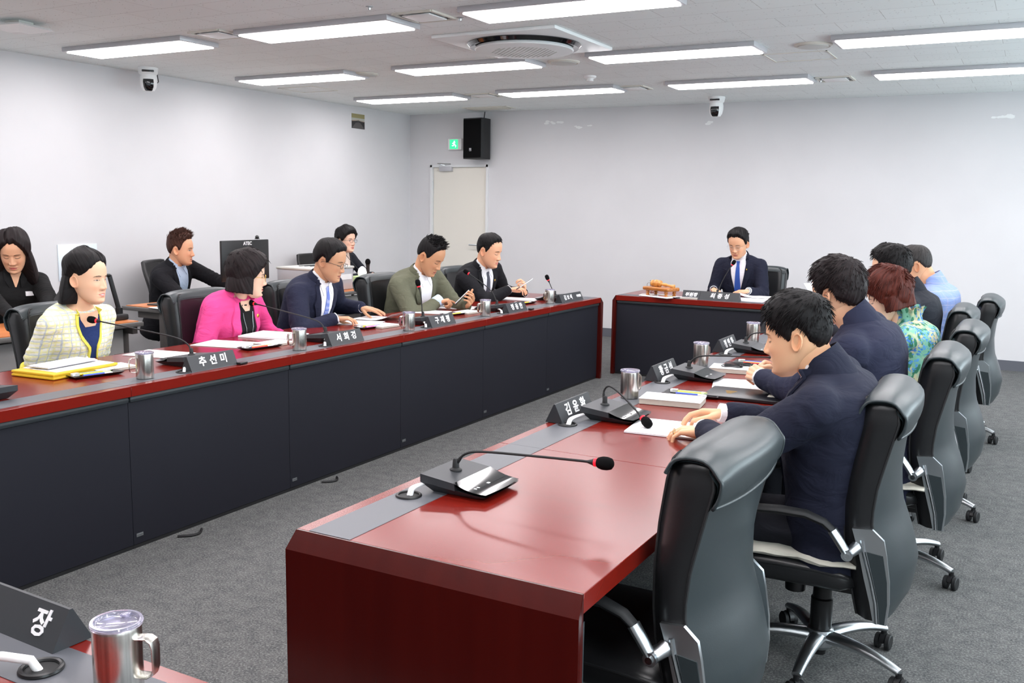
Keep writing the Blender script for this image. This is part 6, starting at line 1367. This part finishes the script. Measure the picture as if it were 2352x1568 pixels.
task_chair('black mesh chair under the man in the black jacket', -6.78, 6.14, 24, .97); task_chair('black mesh chair under the woman writing at the left edge', -6.30, 4.0, -18, .92); task_chair('black mesh chair under the woman near the door', -6.80, 8.22, 0, .95)
# monitor, its rear facing the room
t = thing('monitor', 'black monitor seen from behind with a white logo', 'monitor', (-5.97, 6.07, .725), R(2))
q = MB().box((0, 0, .30), (.025, .58, .345), bev=.006); q.box((.014, 0, .28), (.03, .34, .20), bev=.012); q.build('housing', 'black_plastic', t); MB().box((.022, 0, .25), (.02, .12, .12), bev=.004).build('mount', 'matt_black', t)
MB().box((-.0135, 0, .30), (.002, .56, .325)).build('screen', 'screen', t, smooth=False)
q = MB().box((.03, 0, .10), (.03, .07, .2), bev=.006); q.build('stand', 'matt_black', t); MB().box((.0, 0, .008), (.2, .24, .014), bev=.005).build('foot', 'matt_black', t)
b = MB(); text_mesh('ATEC', .042, 0, b, Matrix.Translation((.0135, .02, .443)) @ Matrix.Rotation(R(90), 4, 'Z') @ Matrix.Rotation(R(90), 4, 'X'), .001); b.build('logo', 'ink_white', t, smooth=False)
wc = thing('webcam', 'small round black webcam on top of the monitor', 'webcam', (-5.97, 6.22, 1.207)); MB().ball((0, 0, .012), .018, 14).build('ball', 'gloss_black', wc); MB().box((0, 0, -.001), (.03, .03, .006)).build('clip', 'matt_black', wc)
# printer
t = thing('printer', 'large light grey printer on the desk by the wall', 'printer', (-5.86, 6.86, .722), 0)
MB().box((0, 0, .10), (.44, .56, .20), bev=.010).build('body', 'lamp_frame', t); MB().box((0, 0, .208), (.46, .58, .022), bev=.01).build('lid', 'vent_grey', t)
q = MB()
for k in range(5): q.box((-.1 + .05 * k, .02 * k, .2215), (.02, .22, .006))
q.build('output_slots', 'rail_dark', t, smooth=False)
q = MB(); q.box((.2215, -.02, .07), (.003, .09, .07)); q.build('vent_grid', 'grey_desk', t, smooth=False); MB().box((.2215, .15, .12), (.004, .2, .05)).build('paper_drawer', 'white_plastic', t, smooth=False)
# handheld microphone standing, tissue box, coffee cup, pads, document camera
t = thing('handheld_microphone', 'black handheld microphone standing upright near the woman with glasses', 'microphone', (onx(845, 630, -5.95).x, onx(845, 630, -5.95).y, .722))
MB().lathe([(.03, 0), (.03, .01), (.016, .02), (.018, .17), (.022, .19)], 20).build('handle', 'matt_black', t); MB().ball((0, 0, .215), (.028, .028, .034), 18).build('grille', 'foam', t)
c = onx(832, 650, -5.70); t = thing('tissue_box', 'pale green tissue box behind the man in navy with glasses', 'tissue box', (c.x, c.y, .722)); MB().box((0, 0, .055), (.12, .24, .11), bev=.004).build('carton', 'green_box', t)
q = MB().loft([[Vector((.03 * math.cos(a) * s_, .05 * math.sin(a) * s_, z)) for a in [2 * math.pi * k / 12 for k in range(12)]] for s_, z in ((1, .108), (1.2, .14), (.9, .18), (.3, .2))]); q.build('tissue', 'paper', t)
c = onx(592, 668, -5.62); t = thing('coffee_cup', 'white paper cup with a black lid behind the woman in pink', 'cup', (c.x, c.y, .722)); MB().lathe([(.028, 0), (.04, .1)], 24).build('cup', 'paper', t); MB().lathe([(.042, .1), (.042, .108), (.036, .118), (.001, .118)], 24).build('lid', 'black_plastic', t)
t = thing('clipboard', 'brown folder lying on the desk of the man in the black jacket', 'folder', (-5.86, 5.18, .722), R(8)); MB().box((0, 0, .006), (.24, .32, .011), bev=.003).build('cover', 'frame_dark', t)
paper('white sheet beside the brown folder at the desk edge', -5.70, 5.02, R(80), .2, .28, .722, 1, 0, 'sheets on the orange desks')
paper('sheet under the hand of the woman in the black shirt', -5.44, 3.78, R(70), .2, .28, .722, 1, 0, 'sheets on the orange desks')
c = Vector((-5.50, 3.78, .735)); t = thing('ballpoint_pen', 'pink pen held by the woman in the black shirt', 'pen', (-5.53, 3.755, .79)); t.rotation_euler = (0, R(62), R(200)); MB().tube([(-.075, 0, 0), (.055, 0, 0), (.07, 0, 0)], [.005, .005, .001], 8).build('barrel', 'pen_pink', t)
t = thing('document_camera', 'black document camera with a folding arm behind the woman in yellow', 'document camera', (-5.40, 4.24, .722), R(0))
MB().box((0, 0, .02), (.16, .16, .04), bev=.01).build('base', 'matt_black', t); MB().tube([(.02, .05, .03), (.02, .05, .08)], .024, 14).build('hinge', 'black_plastic', t)
MB().tube([(.02, .05, .06), (.0, .0, .30)], .017, 10, flat=.7).build('lower_arm', 'black_plastic', t); MB().tube([(.0, .0, .30), (.0, -.14, .31), (.0, -.2, .27)], .016, 10, flat=.7).build('upper_arm', 'black_plastic', t)
MB().box((.0, -.22, .25), (.05, .06, .09), bev=.01).build('camera_head', 'matt_black', t)
t = thing('scanner', 'black sloping device with a round silver button behind the woman in yellow', 'scanner', (-5.62, 4.10, .722), R(10))
q = MB(); q.prism([(-.08, 0), (.10, 0), (.10, .10), (-.04, .25), (-.07, .25)], -.08, .08, 0, Matrix(((0, 0, 1, 0), (-1, 0, 0, 0), (0, 1, 0, 0), (0, 0, 0, 1)))); q.build('body', 'matt_black', t, smooth=False)
MB().lathe([(.016, 0), (.016, .006), (.001, .008)], 20, 0, Matrix.Translation((.081, 0, .06)) @ Matrix.Rotation(R(90), 4, 'Y')).build('button', 'satin', t)
MB().tube([(.10, -.10, .10), (.14, -.14, .13), (.16, -.18, .06), (.17, -.24, .01)], .005, 8).build('power_lead', 'white_cable', t)
c = onx(1000, 0, -5);
